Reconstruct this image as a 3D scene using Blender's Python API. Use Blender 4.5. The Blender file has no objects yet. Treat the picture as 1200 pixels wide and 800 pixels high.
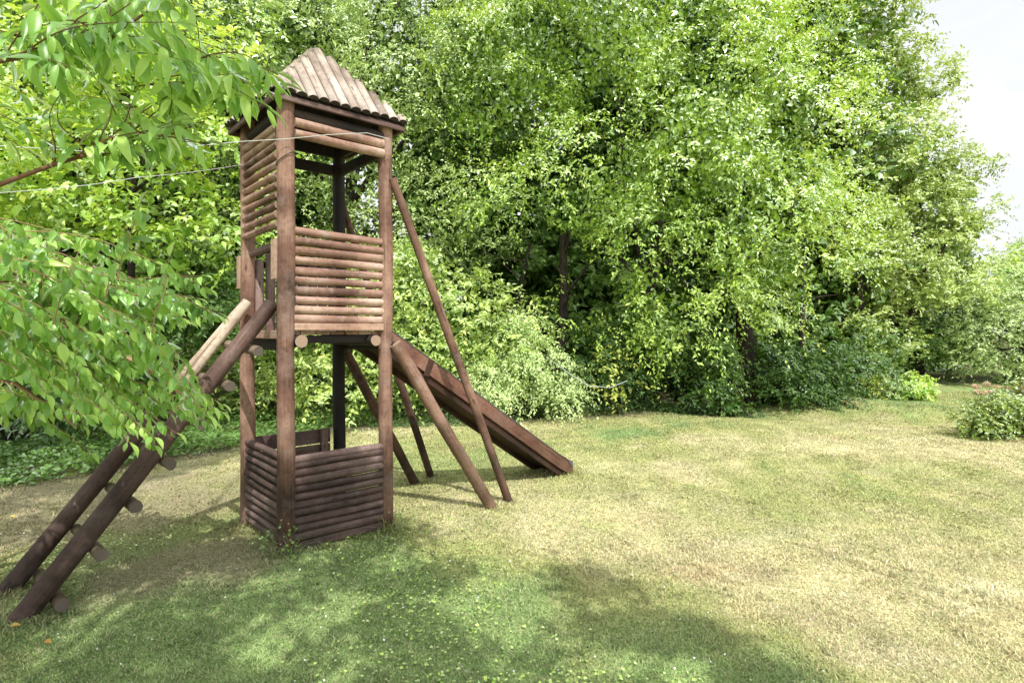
import bpy, math, random
import numpy as np
from mathutils import Vector, Matrix
R = math.radians
random.seed(7)
rng = np.random.default_rng(7)
S = bpy.context.scene
COL = S.collection
F_ = 672.0; H_ = 1.6; CX, CY = 600.0, 388.0

def at(px, py, d):
    """point seen at photo position (px,py) at depth d metres"""
    return Vector(((px-CX)/F_*d, d, H_+(CY-py)/F_*d))

# ------------------------------------------------------------------ noise
class Noise:
    def __init__(s, seed, n=10):
        r = np.random.default_rng(seed)
        s.k = r.normal(size=(n, 3)); s.p = r.uniform(0, 6.28, n)
    def __call__(s, P, f=1.0):
        P = np.atleast_2d(P)
        return np.sin(P@(s.k.T*f)+s.p).mean(1)*math.sqrt(2*len(s.p))*0.5   # ~ -1..1
def fbm(seed, P, f, octs=3):
    t = 0; a = 1; tot = 0
    for i in range(octs):
        t = t+a*Noise(seed*17+i)(P, f*2.1**i); tot += a; a *= .55
    return t/tot

# ------------------------------------------------------------------ node helpers
def new_mat(name):
    m = bpy.data.materials.new(name); m.use_nodes = True
    nt = m.node_tree; nt.nodes.clear()
    return m, nt
def N(nt, t, **kw):
    n = nt.nodes.new(t)
    for k, v in kw.items(): setattr(n, k, v)
    return n
def L(nt, a, b): nt.links.new(a, b)
def ramp(nt, fac, stops):
    r = N(nt, 'ShaderNodeValToRGB'); e = r.color_ramp.elements
    while len(e) < len(stops): e.new(0.5)
    for i, (p, c) in enumerate(stops):
        e[i].position = p; e[i].color = (*c, 1)
    L(nt, fac, r.inputs[0]); return r
def mixc(nt, a, b, fac, mode='MIX'):
    m = N(nt, 'ShaderNodeMix', data_type='RGBA', blend_type=mode)
    for s, v in ((m.inputs[6], a), (m.inputs[7], b), (m.inputs[0], fac)):
        if hasattr(v, 'links') or hasattr(v, 'is_output'): L(nt, v, s)
        elif isinstance(v, (int, float)): s.default_value = v
        else: s.default_value = (*v, 1)
    return m.outputs[2]

def wood(name, c_dark, c_mid, c_light, rough=.75, grain=1.0):
    m, nt = new_mat(name)
    uv = N(nt, 'ShaderNodeUVMap'); geo = N(nt, 'ShaderNodeNewGeometry')
    at_ = N(nt, 'ShaderNodeAttribute', attribute_name='tone')
    mp = N(nt, 'ShaderNodeMapping'); mp.inputs['Scale'].default_value = (60, 3.0, 1)
    L(nt, uv.outputs[0], mp.inputs[0])
    n1 = N(nt, 'ShaderNodeTexNoise'); n1.inputs['Scale'].default_value = 1.0; n1.inputs['Detail'].default_value = 6
    n1.inputs['Roughness'].default_value = .65
    L(nt, mp.outputs[0], n1.inputs['Vector'])
    n2 = N(nt, 'ShaderNodeTexNoise'); n2.inputs['Scale'].default_value = 3.1; n2.inputs['Detail'].default_value = 5
    L(nt, geo.outputs['Position'], n2.inputs['Vector'])
    n3 = N(nt, 'ShaderNodeTexNoise'); n3.inputs['Scale'].default_value = 34; n3.inputs['Detail'].default_value = 4
    L(nt, geo.outputs['Position'], n3.inputs['Vector'])
    a = N(nt, 'ShaderNodeMath', operation='MULTIPLY_ADD'); L(nt, n2.outputs[0], a.inputs[0]); a.inputs[1].default_value = 1.2; 
    b = N(nt, 'ShaderNodeMath', operation='MULTIPLY_ADD'); L(nt, at_.outputs['Fac'], b.inputs[0]); b.inputs[1].default_value = .5; b.inputs[2].default_value = -.62
    L(nt, b.outputs[0], a.inputs[2])
    c = N(nt, 'ShaderNodeMath', operation='MULTIPLY_ADD'); L(nt, n1.outputs[0], c.inputs[0]); c.inputs[1].default_value = .55*grain; L(nt, a.outputs[0], c.inputs[2])
    d = N(nt, 'ShaderNodeMath', operation='ADD'); L(nt, c.outputs[0], d.inputs[0]); d.inputs[1].default_value = .0
    col = ramp(nt, d.outputs[0], [(.18, c_dark), (.5, c_mid), (.85, c_light)])
    # cracks along the grain
    mp2 = N(nt, 'ShaderNodeMapping'); mp2.inputs['Scale'].default_value = (45, 1.6, 1); L(nt, uv.outputs[0], mp2.inputs[0])
    n4 = N(nt, 'ShaderNodeTexNoise'); n4.inputs['Scale'].default_value = 1; n4.inputs['Detail'].default_value = 2
    L(nt, mp2.outputs[0], n4.inputs['Vector'])
    cr = ramp(nt, n4.outputs[0], [(.30, (.25, .25, .25)), (.36, (1, 1, 1))])
    colA = mixc(nt, col.outputs[0], cr.outputs[0], .8, 'MULTIPLY')
    sp = ramp(nt, n3.outputs[0], [(.36, (.62, .6, .58)), (.5, (1, 1, 1)), (.72, (1.0, 1.0, 1.0))])
    colB = mixc(nt, colA, sp.outputs[0], .6, 'MULTIPLY')
    mk = N(nt, 'ShaderNodeMapping'); mk.inputs['Scale'].default_value = (11, 3.6, 1); L(nt, uv.outputs[0], mk.inputs[0])
    vo = N(nt, 'ShaderNodeTexVoronoi'); vo.inputs['Scale'].default_value = 1.0; L(nt, mk.outputs[0], vo.inputs['Vector'])
    kn = ramp(nt, vo.outputs['Distance'], [(.07, (.22, .18, .16)), (.13, (1, 1, 1))])
    colB = mixc(nt, colB, kn.outputs[0], .75, 'MULTIPLY')
    n5 = N(nt, 'ShaderNodeTexNoise'); n5.inputs['Scale'].default_value = 5.5; n5.inputs['Detail'].default_value = 7; n5.inputs['Roughness'].default_value = .7; L(nt, geo.outputs['Position'], n5.inputs['Vector'])
    gw = ramp(nt, n5.outputs[0], [(.52, (0, 0, 0)), (.70, (1, 1, 1))])
    gm = N(nt, 'ShaderNodeMath', operation='MULTIPLY'); L(nt, gw.outputs[0], gm.inputs[0]); gm.inputs[1].default_value = .42
    grey = tuple(.5*sum(c_light)/3+.5*x*.9 for x in c_light)
    colB = mixc(nt, colB, grey, gm.outputs[0])
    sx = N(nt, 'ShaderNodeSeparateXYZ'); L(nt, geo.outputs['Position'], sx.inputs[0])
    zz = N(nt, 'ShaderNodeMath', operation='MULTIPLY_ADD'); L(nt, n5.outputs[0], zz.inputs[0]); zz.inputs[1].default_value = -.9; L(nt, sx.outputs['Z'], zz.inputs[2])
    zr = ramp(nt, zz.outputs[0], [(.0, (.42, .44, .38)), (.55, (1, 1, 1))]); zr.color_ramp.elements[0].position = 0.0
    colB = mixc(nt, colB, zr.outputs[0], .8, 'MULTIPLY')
    bs = N(nt, 'ShaderNodeBsdfPrincipled'); L(nt, colB, bs.inputs['Base Color'])
    bs.inputs['Roughness'].default_value = rough; bs.inputs['Specular IOR Level'].default_value = .35
    bp = N(nt, 'ShaderNodeBump'); bp.inputs['Strength'].default_value = .5; bp.inputs['Distance'].default_value = .006
    L(nt, c.outputs[0], bp.inputs['Height']); L(nt, bp.outputs[0], bs.inputs['Normal'])
    o = N(nt, 'ShaderNodeOutputMaterial'); L(nt, bs.outputs[0], o.inputs[0])
    return m
def endgrain(name, c1, c2):
    m, nt = new_mat(name)
    uv = N(nt, 'ShaderNodeUVMap')
    w = N(nt, 'ShaderNodeTexWave', wave_type='RINGS'); w.rings_direction = 'Z'
    w.inputs['Scale'].default_value = 55; w.inputs['Distortion'].default_value = 2.5; w.inputs['Detail'].default_value = 3
    L(nt, uv.outputs[0], w.inputs['Vector'])
    col = ramp(nt, w.outputs[0], [(0, c1), (1, c2)])
    bs = N(nt, 'ShaderNodeBsdfPrincipled'); L(nt, col.outputs[0], bs.inputs['Base Color']); bs.inputs['Roughness'].default_value = .85
    o = N(nt, 'ShaderNodeOutputMaterial'); L(nt, bs.outputs[0], o.inputs[0]); return m

def leafmat(name, dark, mid, light, trans=(.35, .6, .08), tw=.27, gloss=.3, rough=.38, freq=.6):
    """foliage: attribute 'tone' picks the colour; part of the light goes through the leaf"""
    if name not in ('ivy_leaf', 'wood_leaf', 'hanging_ivy_leaf', 'faded_petal', 'fallen_leaf'):
        mid = tuple(min(.8, x*1.20) for x in mid); light = tuple(min(.86, x*1.12) for x in light)
    m, nt = new_mat(name)
    at_ = N(nt, 'ShaderNodeAttribute', attribute_name='tone')
    geo = N(nt, 'ShaderNodeNewGeometry')
    n = N(nt, 'ShaderNodeTexNoise'); n.inputs['Scale'].default_value = freq; n.inputs['Detail'].default_value = 3
    L(nt, geo.outputs['Position'], n.inputs['Vector'])
    a = N(nt, 'ShaderNodeMath', operation='MULTIPLY_ADD'); L(nt, n.outputs[0], a.inputs[0]); a.inputs[1].default_value = 1.1; a.inputs[2].default_value = -.55
    b = N(nt, 'ShaderNodeMath', operation='ADD'); L(nt, a.outputs[0], b.inputs[0]); L(nt, at_.outputs['Fac'], b.inputs[1])
    col = ramp(nt, b.outputs[0], [(.02, dark), (.42, mid), (.95, light)])
    # pale underside
    under = mixc(nt, col.outputs[0], tuple(min(1, x*1.2+.03) for x in mid), .5)
    colF = mixc(nt, col.outputs[0], under, geo.outputs['Backfacing'])
    df = N(nt, 'ShaderNodeBsdfDiffuse'); L(nt, colF, df.inputs[0])
    tr = N(nt, 'ShaderNodeBsdfTranslucent'); tcol = mixc(nt, col.outputs[0], trans, .55); L(nt, tcol, tr.inputs[0])
    mx = N(nt, 'ShaderNodeMixShader'); mx.inputs[0].default_value = tw; L(nt, df.outputs[0], mx.inputs[1]); L(nt, tr.outputs[0], mx.inputs[2])
    gl = N(nt, 'ShaderNodeBsdfGlossy'); gl.inputs['Roughness'].default_value = rough; gl.inputs[0].default_value = (.9, 1, .9, 1)
    fr = N(nt, 'ShaderNodeFresnel'); fr.inputs[0].default_value = 1.4
    fm = N(nt, 'ShaderNodeMath', operation='MULTIPLY_ADD'); L(nt, fr.outputs[0], fm.inputs[0]); fm.inputs[1].default_value = gloss*1.6; fm.inputs[2].default_value = gloss*.05
    m2 = N(nt, 'ShaderNodeMixShader'); L(nt, fm.outputs[0], m2.inputs[0]); L(nt, mx.outputs[0], m2.inputs[1]); L(nt, gl.outputs[0], m2.inputs[2])
    o = N(nt, 'ShaderNodeOutputMaterial'); L(nt, m2.outputs[0], o.inputs[0]); return m

def bark(name, c1, c2):
    m, nt = new_mat(name)
    geo = N(nt, 'ShaderNodeNewGeometry'); mp = N(nt, 'ShaderNodeMapping'); mp.inputs['Scale'].default_value = (22, 22, 5)
    L(nt, geo.outputs['Position'], mp.inputs[0])
    n = N(nt, 'ShaderNodeTexNoise'); n.inputs['Scale'].default_value = 1; n.inputs['Detail'].default_value = 6; L(nt, mp.outputs[0], n.inputs['Vector'])
    col = ramp(nt, n.outputs[0], [(.35, c1), (.65, c2)])
    bs = N(nt, 'ShaderNodeBsdfPrincipled'); L(nt, col.outputs[0], bs.inputs['Base Color']); bs.inputs['Roughness'].default_value = .9
    bp = N(nt, 'ShaderNodeBump'); bp.inputs['Distance'].default_value = .02; L(nt, n.outputs[0], bp.inputs['Height']); L(nt, bp.outputs[0], bs.inputs['Normal'])
    o = N(nt, 'ShaderNodeOutputMaterial'); L(nt, bs.outputs[0], o.inputs[0]); return m
def plain(name, c, rough=.6):
    m, nt = new_mat(name)
    n = N(nt, 'ShaderNodeTexNoise'); n.inputs['Scale'].default_value = 40
    col = ramp(nt, n.outputs[0], [(.3, tuple(x*.8 for x in c)), (.7, c)])
    bs = N(nt, 'ShaderNodeBsdfPrincipled'); L(nt, col.outputs[0], bs.inputs['Base Color']); bs.inputs['Roughness'].default_value = rough
    o = N(nt, 'ShaderNodeOutputMaterial'); L(nt, bs.outputs[0], o.inputs[0]); return m

# ------------------------------------------------------------------ mesh builder
class MB:
    def __init__(s):
        s.v = []; s.f = []; s.uv = []; s.t = []; s.mi = []; s.sm = []
    def face(s, idx, uv, tone, mi=0, smooth=True):
        s.f.append(idx); s.uv.extend(uv); s.t.extend([tone]*len(idx)); s.mi.append(mi); s.sm.append(smooth)
    def tube(s, pts, rad, seg=12, tone=None, caps=True, wob=.0, mi=0, capmi=1, half=None):
        """log or pole through pts; rad a number or one per point; half = up vector keeps a half-round"""
        pts = [Vector(p) for p in pts]; n = len(pts)
        if not hasattr(rad, '__len__'): rad = [rad]*n
        tone = random.uniform(.2, .8) if tone is None else tone
        uo, vo = random.uniform(0, 9), random.uniform(0, 50)
        d0 = (pts[1]-pts[0]).normalized()
        up = Vector(half) if half else (Vector((0, 0, 1)) if abs(d0.z) < .9 else Vector((1, 0, 0)))
        base = len(s.v); vl = 0
        ph = [random.uniform(0, 6.28) for _ in range(3)]
        for i, p in enumerate(pts):
            d = (pts[min(i+1, n-1)]-pts[max(i-1, 0)]).normalized()
            x = d.cross(up).normalized(); y = x.cross(d).normalized()
            if i: vl += (p-pts[i-1]).length
            for k in range(seg):
                a = 2*math.pi*k/seg
                ca, sa = math.cos(a), math.sin(a)
                if half and sa < -.15: sa = -.15
                r = rad[i]*(1+wob*(math.sin(a*2+ph[0]+vl*2)+math.sin(a*3+ph[1]-vl*3)))
                s.v.append(p+x*ca*r+y*sa*r)
            s.__dict__.setdefault('vl', []).append(vl)
        vls = s.vl[-n:]
        for i in range(n-1):
            for k in range(seg):
                k2 = (k+1) % seg
                q = [base+i*seg+k, base+i*seg+k2, base+(i+1)*seg+k2, base+(i+1)*seg+k]
                u0, u1 = uo+k/seg*6.28*rad[i], uo+(k+1)/seg*6.28*rad[i]
                s.face(q, [(u0, vo+vls[i]), (u1, vo+vls[i]), (u1, vo+vls[i+1]), (u0, vo+vls[i+1])], tone, mi)
        if caps:
            for i, rev in ((0, True), (n-1, False)):
                b2 = len(s.v)
                ring = [s.v[base+i*seg+k].copy() for k in range(seg)]
                s.v.extend(ring)
                idx = [b2+k for k in range(seg)]
                uv = [(rad[i]*math.cos(2*math.pi*k/seg), rad[i]*math.sin(2*math.pi*k/seg)) for k in range(seg)]
                if rev: idx.reverse(); uv.reverse()
                s.face(idx, uv, tone, capmi, False)
        return s
    def box(s, c, ax, ay, az, tone=None, mi=0):
        """board: centre c, half-extent vectors; the grain runs along ax"""
        c, ax, ay, az = map(Vector, (c, ax, ay, az)); tone = random.uniform(.2, .8) if tone is None else tone
        vo, uo = random.uniform(0, 50), random.uniform(0, 9)
        lx = ax.length
        bev = min(.004, ay.length*.3, az.length*.3)
        ayn, azn = ay.normalized(), az.normalized()
        prof = [(1, 1, 0, -1), (1, 1, -1, 0), (-1, 1, 1, 0), (-1, 1, 0, -1), (-1, -1, 0, 1), (-1, -1, 1, 0), (1, -1, -1, 0), (1, -1, 0, 1)]
        ring = []
        for (a, b, da, db) in prof: ring.append(ay*a+az*b+ayn*da*bev+azn*db*bev)
        base = len(s.v); per = [0]
        for k in range(8): per.append(per[-1]+(ring[(k+1) % 8]-ring[k]).length)
        for e in (-1, 1):
            for r_ in ring: s.v.append(c+ax*e+r_)
        for k in range(8):
            k2 = (k+1) % 8
            s.face([base+k, base+8+k, base+8+k2, base+k2], [(uo+per[k], vo), (uo+per[k], vo+2*lx), (uo+per[k+1], vo+2*lx), (uo+per[k+1], vo)], tone, mi, False)
        s.face([base+k for k in range(8)], [(uo+r_.dot(ayn), vo+r_.dot(azn)*.2) for r_ in ring], tone, mi, False)
        s.face([base+15-k for k in range(8)], [(uo+ring[7-k].dot(ayn), vo+ring[7-k].dot(azn)*.2) for k in range(8)], tone, mi, False)
        return s
    def build(s, name, mats, parent=None, loc=None):
        me = bpy.data.meshes.new(name)
        vs = s.v if loc is None else [v-Vector(loc) for v in s.v]
        me.from_pydata([tuple(v) for v in vs], [], s.f)
        uvl = me.uv_layers.new(name='UVMap'); uvl.data.foreach_set('uv', [c for u in s.uv for c in u])
        ta = me.attributes.new('tone', 'FLOAT', 'CORNER'); ta.data.foreach_set('value', s.t)
        me.polygons.foreach_set('material_index', s.mi); me.polygons.foreach_set('use_smooth', s.sm)
        for m in (mats if isinstance(mats, (list, tuple)) else [mats]): me.materials.append(m)
        me.update()
        o = bpy.data.objects.new(name, me); COL.objects.link(o)
        if parent: o.parent = parent
        if loc is not None: o.location = loc
        return o

def tag(o, label=None, cat=None, group=None, kind=None):
    for k, v in (('label', label), ('category', cat), ('group', group), ('kind', kind)):
        if v: o[k] = v
    return o
def empty(name, loc, rz=0):
    o = bpy.data.objects.new(name, None); COL.objects.link(o); o.location = loc; o.rotation_euler = (0, 0, rz)
    o.empty_display_size = .2
    return o

# ------------------------------------------------------------------ materials
M = {}
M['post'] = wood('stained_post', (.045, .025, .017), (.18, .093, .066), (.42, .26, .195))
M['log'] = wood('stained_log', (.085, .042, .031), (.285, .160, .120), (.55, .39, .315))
M['darklog'] = wood('stained_log_shaded', (.05, .030, .028), (.155, .093, .086), (.33, .23, .21))  # the log stain again, with the lower panels' shade put into its colour
M['dark'] = wood('dark_timber', (.012, .009, .009), (.028, .02, .019), (.06, .04, .034))
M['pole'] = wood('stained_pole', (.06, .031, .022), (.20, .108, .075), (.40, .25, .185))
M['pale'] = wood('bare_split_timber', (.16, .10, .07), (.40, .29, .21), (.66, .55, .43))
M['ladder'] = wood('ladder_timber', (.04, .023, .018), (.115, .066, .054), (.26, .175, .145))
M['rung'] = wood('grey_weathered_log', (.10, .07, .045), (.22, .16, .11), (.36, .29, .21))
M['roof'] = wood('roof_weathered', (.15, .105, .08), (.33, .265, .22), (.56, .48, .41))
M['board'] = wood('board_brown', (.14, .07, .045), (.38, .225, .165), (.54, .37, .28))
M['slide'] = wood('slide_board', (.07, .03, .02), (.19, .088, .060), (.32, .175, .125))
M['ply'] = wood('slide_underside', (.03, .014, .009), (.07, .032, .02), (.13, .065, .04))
M['end'] = endgrain('log_end', (.22, .14, .10), (.42, .30, .22))
M['endgrey'] = endgrain('log_end_grey', (.07, .055, .045), (.14, .11, .09))
M['metal'] = plain('zinc_strip', (.10, .11, .13), .4)
M['wire'] = plain('white_cable', (.58, .59, .57), .6)
M['hose'] = plain('grey_hose', (.40, .43, .42), .5)
M['greenwire'] = plain('green_wire', (.30, .38, .30), .5)
M['black'] = plain('black_cable', (.02, .02, .02), .5)
M['bark'] = bark('bark', (.014, .010, .007), (.05, .036, .027))
M['twig'] = plain('twig', (.16, .075, .035), .7)
M['twiglight'] = plain('twig_light', (.36, .22, .11), .7)

# ------------------------------------------------------------------ ground shape and colours
def gz(x, y):
    x = np.asarray(x, float); y = np.asarray(y, float)
    g = .018*np.sin(x*1.3+.4)*np.sin(y*1.1+1)+.012*np.sin(x*2.9+y*1.7)
    # the lawn rolls over an edge towards the far right and rises again behind
    t = np.clip((y-(9.9-.28*(x-6.0)))/3.0, 0, 1)*np.clip((x-2.6)/2.6, 0, 1)
    g = g-.20*np.sin(np.pi*t)**1
    g = g+.25*np.clip((y-12.6)/6, 0, 1)*np.clip((x-2.5)/3, 0, 1)
    # wooded bank rising at left and behind
    b = np.clip((y-10.8)/10, 0, 1)*np.clip((3.5-x)/3, 0, 1)
    g = g+1.6*b**1.3
    b2 = np.clip((y-8.4)/8, 0, 1)*np.clip((-4.2-x)/3, 0, 1)
    return g+.8*b2
def smooth(a, b, x):
    t = np.clip((x-a)/(b-a), 0, 1); return t*t*(3-2*t)
def edge_y(x):
    return np.interp(x, [-12, -6.5, -5, -3.7, -1.9, 0, 1.6, 3.6, 5.2, 7, 9], [5.0, 5.2, 5.9, 7.7, 9.6, 10.2, 10.6, 11.5, 12.3, 16, 16])
def ground_cols(x, y):
    """returns colour (n,3) and soil mask, shared by the ground sheet and the blades"""
    P = np.stack([x, y, np.zeros_like(x)], 1)
    n1 = fbm(3, P, .9, 4); n2 = fbm(5, P, 2.4, 3); n3 = fbm(9, P*np.array([1, .55, 1]), 4.5, 3)
    # greener in the bottom left, drier to the right and in the sun belt
    # photo-independent: by distance and side
    dry = .56+.34*n1+.26*n2+.26*n3
    green_near = smooth(4.9, 3.3, y+.50*np.abs(x+.7)**1.3*(x > -.7))*smooth(-3.6, -1.9, x)
    dry = dry-.72*green_near
    dry += .32*smooth(.3, 2.2, x)*smooth(5.5, 3.5, y)
    dry -= .22*smooth(10.5, 12.5, y)                     # lusher far lawn
    dry += .10*smooth(.8, 2.5, x)*smooth(10, 9, y)
    dry += .28*np.exp(-((x-.3)**2/1.1+(y-5.1)**2/.7))
    for (sx, sy, ax, ay, w) in ((5.9, 8.0, 1.5, .55, .55), (6.3, 7.1, .9, .35, .5), (1.6, 6.6, .5, .45, .5), (3.5, 6.6, 1.2, .5, .25), (1.0, 4.1, .5, .3, .35)):
        dry += w*np.exp(-((x-sx)**2/ax**2+(y-sy)**2/ay**2))*(1+.8*n3)
    gr = np.exp(-((x-1.9)**2/.35+(y-9.0)**2/.25))        # one lush spot
    dry -= .8*gr
    dry = np.clip(dry, 0, 1)[:, None]
    green = np.array([.275, .36, .15]); mid = np.array([.44, .425, .19]); straw = np.array([.66, .565, .36])
    c = np.where(dry < .5, green+(mid-green)*dry*2, mid+(straw-mid)*(dry-.5)*2)
    brown = np.array([.52, .37, .25]); pale = np.array([.88, .78, .60])
    n4 = fbm(14, P*np.array([1, 1.5, 1]), 1.7, 4); n5 = fbm(15, P*np.array([.8, 1.6, 1]), 3.3, 4)
    wb = (np.clip(n4*1.6-.25, 0, 1)*.55)[:, None]*np.clip(dry*1.4-.3, 0, 1); wp = (np.clip(n5*2.0-.45, 0, 1)*.40)[:, None]*np.clip(dry*1.6-.5, 0, 1)
    c = c*(1-wb)+brown*wb; c = c*(1-wp)+pale*wp
    c = c*(1+.22*fbm(16, P, 6.5, 3))[:, None]
    # worn soil round the ladder and the tower foot
    s = np.exp(-(((x+3.0)/.9)**2+((y-5.0)/1.3)**2))*.9+np.exp(-(((x+2.1)/.55)**2+((y-3.95)/.42)**2))*.95
    s += np.exp(-(((x+4.6)/1.5)**2+((y-6.0)/1.0)**2))*1.0+.7*np.exp(-(((x+2.7)/.5)**2+((y-3.35)/.3)**2))
    s += 1.1*np.exp(-(((x+4.1)/1.0)**2+((y-5.1)/.8)**2))+.9*np.exp(-(((x+2.3)/.8)**2+((y-3.75)/.38)**2))+.7*np.exp(-(((x+1.9)/.35)**2+((y-3.9)/.3)**2))
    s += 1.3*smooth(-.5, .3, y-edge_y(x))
    for (fx, fy) in ((-1.62, 4.1), (-1.03, 4.62), (-2.17, 4.73), (-2.76, 3.17), (-3.16, 3.52), (-.14, 5.2), (0, 5.38), (.5, 6.4), (-1.3, 4.3)):
        s += .5*np.exp(-((x-fx)**2+(y-fy)**2)/.16**2)
    s = np.clip(s*(.85+.75*n2+.5*n3)-.15, 0, 1)
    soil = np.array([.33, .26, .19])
    dark = smooth(-.45, .3, y-edge_y(x))[:, None]  # soil colour darkened at the hedge foot to paint in a shadow band
    soil_shade_c = soil*(1-.75*dark)
    c = c*(1-s[:, None]*.8)+soil_shade_c*s[:, None]*.8
    c = np.clip(c*np.array([1.06, 1.10, 1.06]), 0, .85)
    return c, s

def build_ground():
    xs = np.concatenate([[-400, -150, -60, -25], np.arange(-14, 16.01, .09), [25, 60, 150, 400]])
    ys = np.concatenate([[-200, -60, -20, -8, -3], np.arange(0, 20.01, .09), [26, 40, 80, 200, 500]])
    X, Y = np.meshgrid(xs, ys); x = X.ravel(); y = Y.ravel()
    z = gz(x, y)
    nx, ny = len(xs), len(ys)
    i = np.arange(ny-1)[:, None]*nx+np.arange(nx-1)[None, :]
    q = np.stack([i, i+1, i+nx+1, i+nx], -1).reshape(-1, 4)
    me = bpy.data.meshes.new('lawn_ground')
    me.vertices.add(len(x)); me.vertices.foreach_set('co', np.stack([x, y, z], 1).ravel())
    me.loops.add(q.size); me.loops.foreach_set('vertex_index', q.ravel().astype(np.int32))
    me.polygons.add(len(q)); me.polygons.foreach_set('loop_start', np.arange(0, q.size, 4, dtype=np.int32))
    me.polygons.foreach_set('use_smooth', np.ones(len(q), bool))
    me.update(calc_edges=True)
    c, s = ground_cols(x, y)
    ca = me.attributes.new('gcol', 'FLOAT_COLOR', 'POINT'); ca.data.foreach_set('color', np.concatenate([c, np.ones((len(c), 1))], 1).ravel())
    m, nt = new_mat('lawn')
    a = N(nt, 'ShaderNodeAttribute', attribute_name='gcol'); g = N(nt, 'ShaderNodeNewGeometry')
    n = N(nt, 'ShaderNodeTexNoise'); n.inputs['Scale'].default_value = 55; n.inputs['Detail'].default_value = 5; L(nt, g.outputs['Position'], n.inputs['Vector'])
    n2 = N(nt, 'ShaderNodeTexNoise'); n2.inputs['Scale'].default_value = 9; n2.inputs['Detail'].default_value = 6; L(nt, g.outputs['Position'], n2.inputs['Vector'])
    r1 = ramp(nt, n.outputs[0], [(.32, (.42, .44, .40)), (.6, (1.0, 1.0, 1.0))])
    r2 = ramp(nt, n2.outputs[0], [(.3, (.72, .80, .66)), (.68, (1.0, 1.0, 1.0))])
    c1 = mixc(nt, a.outputs['Color'], r1.outputs[0], .8, 'MULTIPLY'); c2 = mixc(nt, c1, r2.outputs[0], .8, 'MULTIPLY')
    bs = N(nt, 'ShaderNodeBsdfPrincipled'); L(nt, c2, bs.inputs['Base Color']); bs.inputs['Roughness'].default_value = .95; bs.inputs['Specular IOR Level'].default_value = .1
    bp = N(nt, 'ShaderNodeBump'); bp.inputs['Distance'].default_value = .02; L(nt, n.outputs[0], bp.inputs['Height']); L(nt, bp.outputs[0], bs.inputs['Normal'])
    o = N(nt, 'ShaderNodeOutputMaterial'); L(nt, bs.outputs[0], o.inputs[0])
    me.materials.append(m)
    ob = bpy.data.objects.new('lawn_ground', me); COL.objects.link(ob); tag(ob, 'mown lawn with dry straw patches and worn bare soil', kind='structure')

def tri_mesh(name, co, tris, tone=None, col=None, mat=None, parent=None, loc=(0, 0, 0)):
    """fast mesh from numpy arrays"""
    me = bpy.data.meshes.new(name)
    co = co-np.asarray(loc)
    k = tris.shape[1]
    me.vertices.add(len(co)); me.vertices.foreach_set('co', co.astype(np.float32).ravel())
    me.loops.add(tris.size); me.loops.foreach_set('vertex_index', tris.ravel().astype(np.int32))
    me.polygons.add(len(tris)); me.polygons.foreach_set('loop_start', np.arange(0, tris.size, k, dtype=np.int32))
    me.update(calc_edges=True)
    if tone is not None:
        a = me.attributes.new('tone', 'FLOAT', 'POINT'); a.data.foreach_set('value', tone.astype(np.float32))
    if col is not None:
        a = me.attributes.new('gcol', 'FLOAT_COLOR', 'POINT'); a.data.foreach_set('color', np.concatenate([col, np.ones((len(col), 1))], 1).astype(np.float32).ravel())
    if mat: me.materials.append(mat)
    o = bpy.data.objects.new(name, me); COL.objects.link(o)
    if parent:
        o.parent = parent; 
    o.location = loc
    return o

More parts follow.
